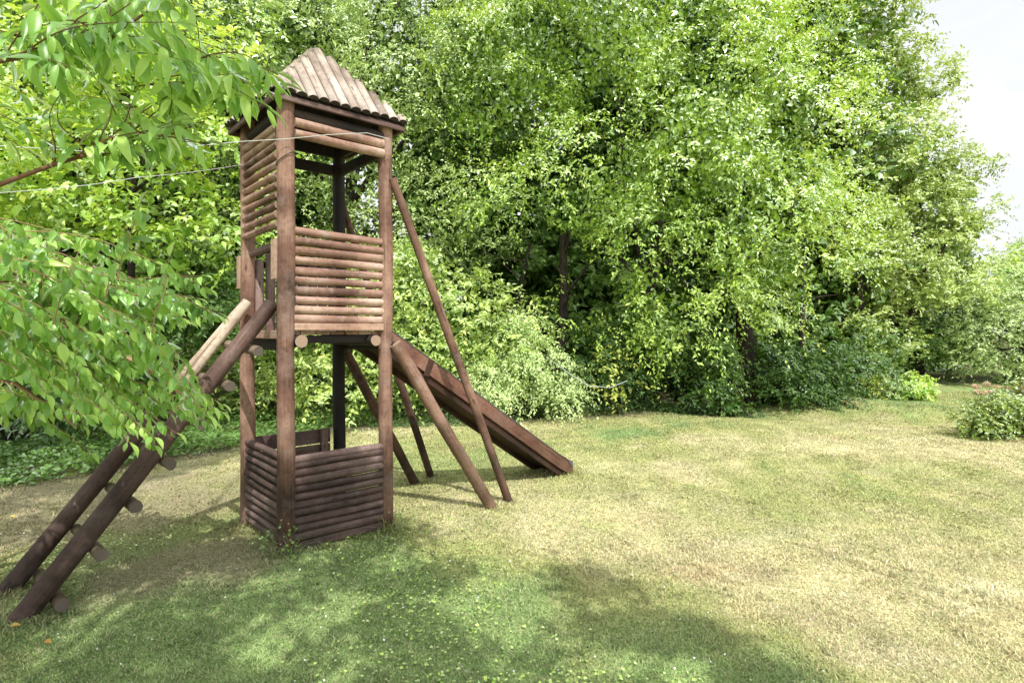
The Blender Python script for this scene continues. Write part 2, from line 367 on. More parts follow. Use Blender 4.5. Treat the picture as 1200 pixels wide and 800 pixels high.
def build_grass(n=900000):
    # density falls with the square of the distance
    u = rng.random(n); d = 2.2*(14.5/2.2)**u
    x = (rng.random(n)*2-1)*(.93*d+.25)+.02*d; y = d
    keep = y < edge_y(x)+.3*rng.random(len(x)); x, y, d = x[keep], y[keep], d[keep]
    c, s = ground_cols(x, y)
    keep = rng.random(len(x)) > s*.72
    x, y, d, c, s = x[keep], y[keep], d[keep], c[keep], s[keep]
    P = np.stack([x, y, 0*x], 1)
    hn = fbm(21, P, 3.0, 2)
    n = len(x); z = gz(x, y)
    ln = (.012+.013*rng.random(n)+.010*np.clip(hn, 0, 1))*(1+.02*d)
    Pn = P[:, :]; ln *= 1+.9*np.clip(fbm(23, Pn, 16, 2), 0, 1)+.8*np.exp(-((y-edge_y(x))/.25)**2)
    # longer tufts round posts and pole feet
    for (fx, fy, r_) in feet:
        ln *= 1+2.2*np.exp(-((x-fx)**2+(y-fy)**2)/r_**2)
    az = rng.uniform(0, 6.283, n); tilt = rng.uniform(.45, 1.42, n)
    dirv = np.stack([np.cos(az)*np.sin(tilt), np.sin(az)*np.sin(tilt), np.cos(tilt)], 1)
    sa = az+np.pi/2+rng.normal(0, .4, n)
    w = (.00065*d+.0006)*(.6+.7*rng.random(n))
    side = np.stack([np.cos(sa), np.sin(sa), 0*sa], 1)*w[:, None]
    b = np.stack([x, y, z-.003], 1)
    mid = b+dirv*ln[:, None]*.55
    tip = b+dirv*ln[:, None]*np.array([1.15, 1.15, .85])
    co = np.stack([b-side, b+side, mid+side*.8, mid-side*.8, tip], 1).reshape(-1, 3)
    i = np.arange(n)*5
    tris = np.concatenate([np.stack([i, i+1, i+2], 1), np.stack([i, i+2, i+3], 1), np.stack([i+3, i+2, i+4], 1)])
    v = rng.random(n)
    straw = np.array([.80, .70, .47]); lush = np.array([.26, .38, .13])
    c = c*(.42+1.0*rng.random(n))[:, None]
    m1 = (v < .22)[:, None]; m2 = (v > .74)[:, None]
    c = np.where(m1, c*.5+straw*.42, c); c = np.where(m2, c*.45+lush*.6, c)
    col = np.repeat(c, 5, 0); col[::5] *= .78; col[1::5] *= .78
    m, nt = new_mat('grass_blade')
    a = N(nt, 'ShaderNodeAttribute', attribute_name='gcol')
    df = N(nt, 'ShaderNodeBsdfDiffuse'); L(nt, a.outputs['Color'], df.inputs[0])
    tr = N(nt, 'ShaderNodeBsdfTranslucent'); L(nt, a.outputs['Color'], tr.inputs[0])
    mx = N(nt, 'ShaderNodeMixShader'); mx.inputs[0].default_value = .3; L(nt, df.outputs[0], mx.inputs[1]); L(nt, tr.outputs[0], mx.inputs[2])
    o = N(nt, 'ShaderNodeOutputMaterial'); L(nt, mx.outputs[0], o.inputs[0])
    ob = tri_mesh('grass', co, tris, col=col, mat=m)
    tag(ob, 'short mown grass, green in the shade and straw dry in the sun', 'grass', kind='stuff')

# ------------------------------------------------------------------ foliage
def unit(a): return a/np.maximum(np.linalg.norm(a, axis=-1, keepdims=True), 1e-9)

def leaves_mesh(P, A, Nn, ln, wd, tone, shape=4):
    """leaf with a folded midrib: base, left, tip, right.  P base, A axis, Nn normal"""
    A = unit(A); Sd = unit(np.cross(A, Nn)); Nn = np.cross(Sd, A)
    l = ln[:, None]; w = (wd*ln)[:, None]*.5
    base = P; tip = P+A*l-Nn*l*.16
    lf = P+A*l*.42+Sd*w+Nn*w*.30; rt = P+A*l*.42-Sd*w+Nn*w*.30
    co = np.stack([base, rt, tip, lf], 1).reshape(-1, 3)
    i = np.arange(len(P))*4
    tris = np.concatenate([np.stack([i, i+1, i+2], 1), np.stack([i, i+2, i+3], 1)])
    return co, tris, np.repeat(tone, 4)

def crown(name, lobes, n_clusters, per, ln, mat, parent, loc, seed=1, wd=.42, spray=.45, droop=.35,
          rough=.28, back=.35, tone0=.5, fill=.25, zmin=.02, gap=.0, freq=1.3, flat=.0, sub=1.0):
    """foliage: sprays of leaves over the lobes' skins, uneven, plus larger dim leaves inside"""
    r = np.random.default_rng(seed)
    big = np.array(lobes, float)
    small = []
    for l in big:
        rm = (l[3]*l[4]*l[5])**(1/3)
        if rm < .45: small.append(l); continue
        k = int(min(26, sub*(5+5*rm)))
        dd = unit(r.normal(size=(k*3, 3))); dd = dd[(dd[:, 1] < .35) & (dd[:, 2] > -.75)][:k]
        sz_ = np.clip((.34+.2*r.random(len(dd)))*l[3:6].mean(), .22, .95)
        for d_, s_ in zip(dd, sz_):
            small.append(np.concatenate([l[:3]+d_*(l[3:6]-s_*.55), [s_*1.25, s_*1.1, s_*.78]]))
    small = np.array(small)
    nz = Noise(seed+100, 14)
    def sample(n, fr0, fr1, cull):
        lob = small if cull else big; c = lob[:, :3]; rad = lob[:, 3:6]
        area = (rad[:, 0]*rad[:, 1]+rad[:, 0]*rad[:, 2]+rad[:, 1]*rad[:, 2])
        li = r.choice(len(lob), n, p=area/area.sum())
        d = unit(r.normal(size=(n, 3)))
        keep = ~((d[:, 1] > .15) & (r.random(n) > back)); li, d = li[keep], d[keep]
        fr = fr0+(fr1-fr0)*r.random(len(d))**.6
        q = c[li]+d*rad[li]*fr[:, None]
        # lumpy surface
        q = c[li]+(q-c[li])*(1+rough*nz(q, freq))[:, None]
        if cull:
            keep = ~((d[:, 2] < -.25) & (r.random(len(q)) > .35)); q, d = q[keep], d[keep]
        if cull:
            ins = np.zeros(len(q), bool)
            for j in range(len(lob)):
                e = (((q-c[j])/rad[j])**2).sum(1)
                ins |= (e < .42)
            q, d = q[~ins], d[~ins]
        if gap:
            g = (nz(q+31.7, freq*2.0)+.9*r.random(len(q))) > gap-.4
            q, d = q[g], d[g]
        k = q[:, 2] > zmin
        return q[k], d[k]
    Q, D = sample(n_clusters, .70, 1.06, True)
    m = len(Q)
    tw = unit(D*np.array([1, 1, .6])+r.normal(size=(m, 3))*.55+np.array([0, 0, .12]))
    L_ = spray*(.6+.8*r.random(m))
    t = np.tile((np.arange(per)+.5)/per, (m, 1))+r.random((m, per))*.08
    P = Q[:, None]+tw[:, None]*(t*L_[:, None])[..., None]
    P[..., 2] -= droop*L_[:, None]*t**2
    sidev = unit(np.cross(tw, np.array([0, 0, 1.0])+r.normal(size=(m, 3))*.3))
    sgn = np.where(np.arange(per) % 2 == 0, 1, -1)[None, :, None]
    A = tw[:, None]*.55+sidev[:, None]*sgn*.8+r.normal(size=(m, per, 3))*.38
    A[..., 2] -= droop*.9+.1
    Nn = np.array([0, 0, 1.0])*(.75+flat)+D[:, None]*.75+r.normal(size=(m, 1, 3))*.25+r.normal(size=(m, per, 3))*(.42-.2*flat)
    P = P+r.normal(size=P.shape)*.035*spray
    lnv = ln*(.6+.7*r.random((m, per)))
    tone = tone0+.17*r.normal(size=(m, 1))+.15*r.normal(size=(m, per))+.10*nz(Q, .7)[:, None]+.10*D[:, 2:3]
    co1, tr1, to1 = leaves_mesh(P.reshape(-1, 3), A.reshape(-1, 3), np.broadcast_to(Nn, A.shape).reshape(-1, 3), lnv.ravel(), wd, np.clip(tone, 0, 1).ravel())
    # inside: bigger, sparse, toned dark to paint in the crown's inner shadow
    parts = [(co1, tr1, to1)]
    if fill > 0:
        nf = int(n_clusters*per*fill*.5)
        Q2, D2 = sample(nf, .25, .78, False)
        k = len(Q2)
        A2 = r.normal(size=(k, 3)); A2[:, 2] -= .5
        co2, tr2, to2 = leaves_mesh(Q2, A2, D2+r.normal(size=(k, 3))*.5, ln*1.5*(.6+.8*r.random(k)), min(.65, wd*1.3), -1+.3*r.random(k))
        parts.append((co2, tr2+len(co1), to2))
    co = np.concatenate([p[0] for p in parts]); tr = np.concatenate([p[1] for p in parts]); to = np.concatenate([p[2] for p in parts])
    global NLEAF; NLEAF += len(co)//4
    lc = np.array(loc, float)
    return tri_mesh(name, co-lc, tr, tone=to, mat=mat, parent=parent, loc=(0, 0, 0))
NLEAF = 0

def limb_mb(mb, p0, p1, r0, r1, bend=.12, seg=8, n=6):
    p0, p1 = Vector(p0), Vector(p1); ln = (p1-p0).length
    off = Vector((random.uniform(-1, 1), random.uniform(-1, 1), random.uniform(-.3, .6)))*bend*ln
    pts = []; rr = []
    for i in range(n+1):
        t = i/n
        pts.append(p0.lerp(p1, t)+off*math.sin(math.pi*t)); rr.append(r0+(r1-r0)*t)
    mb.tube(pts, rr, seg, .5, caps=True, wob=.05, capmi=0); return pts

def tree(name, label, cat, foot, lobes, trunk_r, crown_kw, group=None, stems=1, trunk_top=None, mat=None, limbs=9):
    """a tree: Empty at the foot > trunk (with limbs), crown"""
    foot = Vector(foot); e = empty(name, foot); tag(e, label, cat, group)
    mb = MB()
    cc = np.array(lobes, float)
    for s_ in range(stems):
        top = Vector(trunk_top) if trunk_top else Vector(cc[:, :3].mean(0))
        f0 = Vector((0, 0, -.15))+(Vector((random.uniform(-.5, .5), random.uniform(-.3, .3), 0))*(.4 if stems > 1 else 0))
        tp = top-foot+(Vector((random.uniform(-1, 1), random.uniform(-.5, .5), 0))*(.9 if stems > 1 else 0))
        pts = limb_mb(mb, f0, tp, trunk_r, trunk_r*.35, .06, 10, 8)
        for k in range(limbs):
            b = pts[random.randint(3, 8)]; l_ = cc[random.randrange(len(cc))]
            q = Vector(l_[:3])-foot+Vector((random.uniform(-.6, .6)*l_[3], random.uniform(-.6, .6)*l_[4], random.uniform(-.3, .6)*l_[5]))
            limb_mb(mb, b, q, trunk_r*.32, trunk_r*.06, .1, 6, 5)
    mb.build('trunk', M['bark'], e)
    crown('crown', lobes, parent=e, loc=foot, **crown_kw)
    return e
def shrub(name, label, cat, foot, lobes, crown_kw, group=None, stemr=.02, nst=7):
    foot = Vector(foot); e = empty(name, foot); tag(e, label, cat, group)
    mb = MB()
    for k in range(nst):
        l_ = lobes[k % len(lobes)]
        q = Vector(l_[:3])-foot+Vector((random.uniform(-.5, .5)*l_[3], random.uniform(-.5, .5)*l_[4], random.uniform(0, .5)*l_[5]))
        limb_mb(mb, (random.uniform(-.12, .12), random.uniform(-.1, .1), -.1), q, stemr, stemr*.3, .1, 6, 5)
    mb.build('stem', M['bark'], e)
    crown('foliage', lobes, parent=e, loc=foot, **crown_kw)
    return e
# ------------------------------------------------------------------ the climbing tower (local axes: +x towards the slide, -x towards the ladder, -y the side that faces the camera)
TC = Vector((-1.604, 4.69, 0)); TR = math.atan2(.666, .746)
tower = empty('climbing_tower', TC, TR)
tag(tower, 'tall brown log climbing tower with slatted roof, ladder and slide on the lawn', 'climbing tower')
Rm = Matrix.Rotation(TR, 4, 'Z')
def W(p): return TC+Rm @ Vector((p[0], p[1], p[2] if len(p) > 2 else 0))
HX, HY = .40, .4265
posts = {'F': (-HX, -HY), 'R': (HX, -HY), 'L': (-HX, HY), 'B': (HX, HY)}
for k, (a, b) in posts.items():
    z0 = gz(*W((a, b, 0))[:2])
    rr = {'F': .062, 'R': .056, 'L': .057, 'B': .056}[k]
    mb = MB(); n = 9
    pts = [(a+.004*math.sin(i*1.3+a), b+.004*math.cos(i*1.7+b), z0-.12+(3.34-z0+.12)*i/n) for i in range(n+1)]
    mb.tube(pts, [rr*(1.02-.06*i/n) for i in range(n+1)], 20, {'F': .45, 'R': .62, 'L': .7, 'B': .1}[k], wob=.02)
    mb.build('post', [M['dark'] if k == 'B' else M['post'], M['end']], tower)  # back post in near-black timber: its shade is put into the colour
# cable loop round the front post
mb = MB(); mb.tube([(-HX+.066*math.cos(t), -HY+.066*math.sin(t), 2.83+.05*math.cos(t+.6)) for t in np.linspace(0, 6.2832, 22)], .0035, 6, .5, caps=False)
mb.build('cable_loop', M['black'], tower)
def rails(name, mat, p0, p1, zs, r, end=M['end'], jit=.004, tone=None, rj=.08, wob=.03, seg=12):
    mb = MB(); p0, p1 = Vector(p0), Vector(p1)
    for z in zs:
        j = lambda: random.uniform(-jit, jit)
        n = 5; q = []
        e0, e1 = random.uniform(-.006, .006), random.uniform(-.006, .006)
        d = (p1-p0).normalized()
        za, zb = z+j(), z+j()
        for i in range(n+1):
            t = i/n; p = p0.lerp(p1, t)+d*(e0 if i == 0 else e1 if i == n else 0)
            q.append((p.x+j()*.4, p.y+j()*.4, za+(zb-za)*t+.003*math.sin(3*t+z*9)))
        ra = r*(1+random.uniform(-rj, rj)); rb = r*(1+random.uniform(-rj, rj))
        mb.tube(q, [ra+(rb-ra)*i/n for i in range(n+1)], seg, tone, wob=wob)
    return mb.build(name, [mat, end], tower)
# front panels
zs = [1.685+.0705*i for i in range(9)]+[2.325]
rails('railing_panel', M['log'], (-HX+.05, -HY-.008, 0), (HX-.045, -HY-.008, 0), [1.69+i*.0697 for i in range(10)], .0315)
mb = MB(); mb.box((0, -HY-.03, 1.632), (HX-.045, 0, 0), (0, .018, 0), (0, 0, .026), .6); mb.build('edge_board', M['board'], tower)
rails('cubby_panel', M['darklog'], (-HX+.045, -HY-.012, 0), (HX-.04, -HY-.012, 0), [.115+i*.0578 for i in range(10)]+[.675], .0305, M['endgrey'], jit=.005, wob=.05)
mb = MB(); mb.box((0, -HY-.02, .052), (HX-.045, 0, 0), (0, .016, 0), (0, 0, .026), .5); mb.build('bottom_board', M['darklog'], tower)
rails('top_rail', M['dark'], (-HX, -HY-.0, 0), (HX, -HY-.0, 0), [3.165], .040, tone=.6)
rails('top_rail', M['log'], (-HX+.05, -HY-.03, 0), (HX-.045, -HY-.03, 0), [3.095], .033, tone=.6)
rails('top_rail', M['log'], (-HX+.05, -HY-.03, 0), (HX-.045, -HY-.03, 0), [3.020], .035, tone=.75)
# ladder side
rails('railing_panel', M['log'], (-HX-.028, -HY+.075, 0), (-HX-.028, HY-.02, 0), [2.375+i*.0715 for i in range(11)], .026, jit=.003)
rails('top_rail', M['dark'], (-HX, -HY+.04, 0), (-HX, HY-.04, 0), [3.20], .034)
rails('cubby_panel', M['darklog'], (-HX-.012, -HY+.05, 0), (-HX-.012, HY-.045, 0), [.08+i*.0615 for i in range(11)], .0255, M['endgrey'])
rails('cross_rail', M['darklog'], (-HX+.02, -HY+.03, 0), (-HX+.02, HY+.04, 0), [2.235], .030, tone=.3)
# small boards either side of the entrance
for (b, zc, h, w) in ((HY+.085, 2.09, .135, .042), (-HY+.125, 2.125, .145, .045)):
    mb = MB(); mb.box((-HX-.035, b, zc), (0, 0, h), (0, w, 0), (.014, 0, 0), .8)
    if b < 0: mb.box((-HX-.020, b-.058, zc), (0, 0, h), (0, .011, 0), (.010, 0, 0), .45)
    mb.build('entrance_board', M['board'], tower)
# back panels: upright boards with rounded tops, seen through the entrance
mb = MB()
for i in range(8):
    a = -HX+.09+i*.092
    hh = .30+.03*math.sin(i*1.3)
    mb.tube([(a, HY-.0, 1.60), (a, HY-.0, 1.60+2*hh*.97), (a, HY, 1.60+2*hh)], [.040, .038, .022], 10, random.uniform(.3, .9), wob=.03)
mb.build('back_panel', [M['darklog'], M['endgrey']], tower)
rails('cross_rail', M['dark'], (-HX, HY+.045, 0), (HX, HY+.045, 0), [2.16], .03)
# lower enclosure at the back, and its side towards the slide
mb = MB()
for i in range(5): mb.box((-.03, HY-.0, .12+i*.135), (HX-.06, 0, 0), (0, .011, 0), (0, 0, .062))
mb.box((HX-.16, HY-.035, .37), (0, 0, .36), (.03, 0, 0), (0, .02, 0))
mb.build('cubby_panel', M['darklog'], tower)
# beams under the roof at the back
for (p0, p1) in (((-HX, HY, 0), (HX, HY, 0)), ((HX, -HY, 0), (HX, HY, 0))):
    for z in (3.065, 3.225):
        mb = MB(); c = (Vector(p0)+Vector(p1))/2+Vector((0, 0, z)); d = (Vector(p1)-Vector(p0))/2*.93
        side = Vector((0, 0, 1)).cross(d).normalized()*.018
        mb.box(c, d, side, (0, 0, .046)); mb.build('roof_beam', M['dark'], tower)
# floor
mb = MB()
for i in range(7):
    mb.box((-HX+.055+i*.115, 0, 1.588), (0, HY-.02, 0), (.054, 0, 0), (0, 0, .014))
mb.box((-HX-.035, 0, 1.575), (0, HY+.03, 0), (.014, 0, 0), (0, 0, .03), .8)
mb.build('floor', M['board'], tower)
for (a, z, r) in ((-.315, 1.528, .046), (.275, 1.528, .043), (.462, 1.475, .040)):
    mb = MB(); mb.tube([(a, -HY-.07, z), (a, 0, z), (a, HY+.06, z)], r, 16, .2, wob=.02); mb.build('joist', [M['dark'], M['end']], tower)
mb = MB(); mb.box((.10, -HY+.05, 1.54), (.38, 0, 0), (0, .02, 0), (0, 0, .028)); mb.build('joist', M['dark'], tower)
mb = MB(); mb.box((-HX+.02, 0, 1.50), (0, HY, 0), (.02, 0, 0), (0, 0, .042)); mb.build('joist', M['dark'], tower)
# roof: four sides of half-round slats cut along the hips
EA, ZE, ZP = .535, 3.275, 3.905
def roof_side(k):
    mb = MB(); rot = Matrix.Rotation(k*math.pi/2, 4, 'Z')
    n = 13; wd = 2*EA/n
    nrm = (rot @ Vector((0, -(ZP-ZE), EA))).normalized()
    for i in range(n):
        s_ = -EA+wd*(i+.5)
        f = max(.06, 1-(abs(s_)-wd*.10)/EA); f = min(f, .955)
        o = random.uniform(-.012, .006)
        p0 = Vector((s_, -EA+o*.8, ZE+o)); p1 = Vector((s_, -EA+EA*f, ZE+(ZP-ZE)*f))
        p0, p1 = rot @ p0, rot @ p1
        # half-round with the curved side up
        d = (p1-p0).normalized(); x = d.cross(nrm).normalized()
        base = len(mb.v); seg = 7; r = wd*.5; tone = random.uniform(.15, .95); uo, vo = random.uniform(0, 9), random.uniform(0, 40)
        ln = (p1-p0).length
        nl = 5
        for j in range(nl+1):
            p = p0.lerp(p1, j/nl)
            for q in range(seg+1):
                a = math.pi*q/seg
                mb.v.append(p+x*math.cos(a)*r*.97+nrm*math.sin(a)*r*.80)
            mb.v.append(p-nrm*.006)
        st = seg+2
        for j in range(nl):
            for q in range(seg):
                A = base+j*st+q
                mb.face([A, A+1, A+st+1, A+st], [(uo+q*.02, vo+ln*j/nl), (uo+(q+1)*.02, vo+ln*j/nl), (uo+(q+1)*.02, vo+ln*(j+1)/nl), (uo+q*.02, vo+ln*(j+1)/nl)], tone)
            A = base+j*st
            mb.face([A+seg, A+seg+1, A+st+seg+1, A+st+seg], [(0, 0), (.01, 0), (.01, .1), (0, .1)], tone)
            mb.face([A+seg+1, A, A+st, A+st+seg+1], [(0, 0), (.01, 0), (.01, .1), (0, .1)], tone)
        for j in (0, nl):
            idx = [base+j*st+q for q in range(seg+2)]
            if j: idx.reverse()
            mb.face(idx, [(.03*math.cos(q), .03*math.sin(q)) for q in range(seg+2)], tone, 1, False)
    o = mb.build('roof_side', [M['roof'], M['dark']], tower)
    # boards below the slats and the fascia
    m2 = MB()
    a_, b_ = EA-.01, ZE-.022
    P = [rot @ Vector(p) for p in ((-a_, -a_, b_), (a_, -a_, b_), (0, 0, ZP-.03))]
    m2.v += P; m2.face([0, 1, 2], [(p.x, p.y) for p in P], .3, 0, False)
    m2.build('sheathing', M['dark'], o)
    m3 = MB(); c = rot @ Vector((0, -EA+.022, ZE-.040)); m3.box(c, rot @ Vector((EA-.02, 0, 0)), rot @ Vector((0, .012, 0)), (0, 0, .019), .3); m3.build('fascia', M['darklog'], o)
for k in range(4): roof_side(k)

# ladder
lad = empty('ladder', (0, 0, 0)); lad.parent = tower
n0, n1 = Vector((-1.86, -.375, -.02)), Vector((-.445, -.275, 1.80))
f0, f1 = Vector((-1.92, .165, -.04)), Vector((-.455, .27, 1.84))
mb = MB(); mb.tube([n0.lerp(n1, i/7) for i in range(8)], [.060, .060, .059, .058, .057, .056, .055, .052], 18, .45, wob=.025); mb.build('rail', [M['ladder'], M['endgrey']], lad)
mb = MB(); mb.tube([f0.lerp(f1, i/5*.66) for i in range(6)], [.056]*6, 18, .3, wob=.025); mb.build('rail', [M['ladder'], M['endgrey']], lad)
# the upper third of the far rail has split and lost its stain
mb = MB()
dd = (f1-f0).normalized(); sd = dd.cross(Vector((0, 1, 0))).normalized()
q0, q1 = f0.lerp(f1, .655), f1
mb.tube([q0.lerp(q1, i/4)+sd*-.012 for i in range(5)], [.050, .048, .046, .044, .040], 14, .9, wob=.06)
mb.tube([q0.lerp(q1, i/4)+sd*.014+Vector((0, -.016, 0)) for i in range(4)], [.030, .028, .022, .012], 8, .5, wob=.10)
mb.tube([q0.lerp(q1, i/4)+sd*.010+Vector((0, .020, 0)) for i in range(5)], [.028, .026, .025, .022, .014], 8, .7, wob=.10)
mb.build('rail', [M['pale'], M['end']], lad)['label'] = 'pale split upper end of the rail with bare wood'
for i in range(7):
    s_ = .075+i*.129
    a = n0.lerp(n1, s_); b = f0.lerp(f1, s_); off = Vector((.78, 0, -.62))*.098
    d = (b-a).normalized()
    p = a+off-d*(.10+.02*math.sin(i*2.1)); q = b+off+d*.05
    mb = MB(); mb.tube([p.lerp(q, t/4) for t in range(5)], [.036, .035, .036, .036, .034], 14, .5+.1*math.sin(i), wob=.05)
    mb.build('rung', [M['rung'], M['endgrey']], lad)

# slide
sl = empty('slide', (0, 0, 0)); sl.parent = tower
def sz(t):       # height of the bed along the slide
    k = t/2.40
    return 1.565*(1-k)+.02 if k < .86 else .045+.194*max(0.0, 1-(k-.86)/.15)**1.3
ts = [0, .4, .8, 1.2, 1.6, 1.9, 2.06, 2.2, 2.32, 2.42]
def strip(name, y0, y1, zlo, zhi, mat, tone=.5, t0=0, t1=9, dx=0):
    mb = MB(); T = [t for t in ts if t0 <= t <= t1]
    vo = random.uniform(0, 20)
    for t in T:
        z = sz(t); x = HX+t
        e = .35 if t > 2.35 else 1
        for (y, zz) in ((y0, zlo), (y1, zlo), (y1, zhi*e), (y0, zhi*e)): mb.v.append(Vector((x+dx*zz, y, max(z+zz, -.03))))
    for i in range(len(T)-1):
        A = i*4
        for q in range(4):
            q2 = (q+1) % 4
            w0, w1 = (0, .12) if q % 2 else (0, .02)
            mb.face([A+q, A+4+q, A+4+q2, A+q2], [(w0, vo+T[i]), (w0, vo+T[i+1]), (w1, vo+T[i+1]), (w1, vo+T[i])], tone, 0, False)
    n = len(T)*4
    mb.face([3, 2, 1, 0][::-1], [(0, 0), (0, .02), (.1, .02), (.1, 0)], tone); mb.face([n-4, n-3, n-2, n-1][::-1], [(0, 0), (0, .02), (.1, .02), (.1, 0)], tone)
    return mb.build(name, mat, sl)
YS = .235
strip('side_board', -YS-.028, -YS, -.030, .112, M['slide'], .6)
strip('side_board', YS, YS+.028, -.030, .112, M['slide'], .4)
strip('side_lip', -YS-.032, -YS+.004, .1155, .124, M['metal'])
strip('side_lip', YS-.004, YS+.032, .1155, .124, M['metal'])
strip('bed', -YS+.003, YS-.003, -.012, .004, M['metal'])
strip('underside', -YS+.004, YS-.004, -.050, -.020, M['ply'], .5)
strip('bearer', -YS-.006, -YS+.040, -.105, -.056, M['ply'], .3)
strip('bearer', YS-.040, YS+.006, -.105, -.056, M['ply'], .3)
mb = MB(); z = sz(.52); mb.box((HX+.52, -YS-.036, z+.030), (.030, 0, .072), (.026, 0, -.010), (0, .006, 0), .1); mb.build('joint_plate', M['ply'], sl)

# raking poles
feet = []
def pole(p0, p1, r0, r1, mat, tone=.5):
    w = W(p1); g = float(gz(w.x, w.y)); mb = MB(); a, b = Vector(p0), Vector((p1[0], p1[1], g-.08))
    mb.tube([a.lerp(b, i/6)+Vector((0, 0, .006*math.sin(i*1.9))) for i in range(7)], [r0+(r1-r0)*i/6 for i in range(7)], 16, tone, wob=.03)
    mb.build('brace_pole', [mat, M['end']], tower); feet.append((w.x, w.y, .09))
pole((HX+.052, -HY-.055, 1.50), (1.425, -.602), .052, .054, M['pole'], .6)
pole((HX+.03, -HY-.05, 2.83), (1.653, -.557), .034, .040, M['pole'], .5)
pole((HX+.03, HY+.05, 1.50), (1.384, .62), .046, .048, M['pole'], .1)
pole((HX+.03, HY+.05, 2.83), (1.637, .724), .034, .040, M['pole'], .05)
for k, (a, b) in posts.items():
    w = W((a, b, 0)); feet.append((w.x, w.y, .12))
for p in (n0, f0):
    w = W(p); feet.append((w.x, w.y, .15))
for t in (0, .33, .66, 1): 
    w = W((-HX+.8*t, -HY-.05, 0)); feet.append((w.x, w.y, .06))
w = W((HX+2.38, -.1, 0)); feet.append((w.x, w.y, .2))

# ------------------------------------------------------------------ cables
def cable(name, label, pts, r, mat, sag=0):
    mb = MB(); out = []
    for i in range(len(pts)-1):
        a, b = Vector(pts[i]), Vector(pts[i+1])
        for k in range(6):
            t = k/6; out.append(a.lerp(b, t)-Vector((0, 0, 1))*sag*4*t*(1-t))
    out.append(Vector(pts[-1]))
    mb.tube(out, r, 6, .5, capmi=0); o = mb.build(name, mat); tag(o, label, 'cable'); return o
pF = W((-HX-.066, -HY-.03, 0)); pR = W((HX-.0, -HY-.062, 0)); pL = W((-HX-.055, HY, 0))
zw = lambda px, py, d: at(px, py, d)
cable('washing_line', 'thin white line hung through the shrub to the top of the tower', [at(-160, 158, 3.2), at(0, 171, 3.3), at(140, 180, 3.5), at(282, 166, 3.9), at(335, 163, 4.02), at(385, 158, 4.12), at(430, 156, 4.38), at(456, 163, 4.50)], .0027, M['wire'])
cable('washing_line', 'lower thin white line running from the shrub to the left post of the tower', [at(-160, 232, 3.4), at(40, 223, 3.6), at(160, 208, 4.0), at(284, 193, 4.68)], .0025, M['wire'], .01)
cable('garden_wire', 'thin pale green wire slanting from the tower post down into the laurel bush', [at(461, 214, 4.6), at(500, 268, 5.6), at(545, 312, 7.2), at(600, 372, 9.6)], .003, M['greenwire'], .02)
cable('hose', 'grey hose looped low between the hedge shrubs', [at(640, 418, 10.2), at(672, 441, 9.9), at(690, 452, 9.7), at(715, 454, 9.8), at(735, 446, 10.4)], .008, M['hose'])

# ------------------------------------------------------------------ leaf materials
M['lf_bush'] = leafmat('laurel_leaf', (.09, .17, .025), (.33, .44, .085), (.64, .69, .20), gloss=.35, trans=(.6, .85, .10))
M['lf_main'] = leafmat('walnut_leaf', (.045, .12, .010), (.31, .46, .055), (.68, .76, .22), gloss=.3, trans=(.58, .82, .04))
M['lf_pale'] = leafmat('willow_leaf', (.10, .18, .035), (.40, .52, .15), (.68, .74, .38), gloss=.25, trans=(.6, .8, .15))
M['lf_olive'] = leafmat('oak_leaf', (.10, .15, .025), (.33, .42, .10), (.60, .68, .27), gloss=.2, trans=(.65, .78, .10))
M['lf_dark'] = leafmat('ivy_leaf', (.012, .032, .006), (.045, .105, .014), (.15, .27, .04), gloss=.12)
M['lf_ivy'] = leafmat('hanging_ivy_leaf', (.03, .09, .012), (.11, .22, .03), (.24, .36, .08), gloss=.15)
M['lf_yellow'] = leafmat('maple_leaf', (.12, .26, .03), (.34, .52, .07), (.78, .84, .24), gloss=.2, trans=(.7, .88, .07), tw=.4)
M['lf_hyd'] = leafmat('hydrangea_leaf', (.03, .075, .012), (.15, .235, .04), (.48, .52, .11), gloss=.25, trans=(.6, .7, .05))
M['lf_grey'] = leafmat('buddleia_leaf', (.14, .22, .06), (.38, .48, .18), (.60, .68, .36), gloss=.2, trans=(.6, .8, .2))
M['lf_gold'] = leafmat('golden_leaf', (.10, .15, .02), (.38, .43, .07), (.68, .66, .16), gloss=.2, trans=(.7, .75, .05))
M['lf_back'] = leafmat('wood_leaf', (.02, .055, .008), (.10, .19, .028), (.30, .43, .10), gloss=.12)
M['lf_fg'] = leafmat('cherry_leaf', (.06, .16, .022), (.20, .38, .07), (.46, .64, .15), gloss=.5, rough=.40, trans=(.62, .95, .06), tw=.36, freq=2.0)

def lobe(px, py, d, rx, rz, ry=None):
    """ellipsoid by where its centre stands; radii in metres"""
    p = at(px, py, d); return (p.x, p.y, p.z, rx, ry or rx, rz)
def foot(px, d):
    x = (px-CX)/F_*d; return (x, d, float(gz(x, d)))

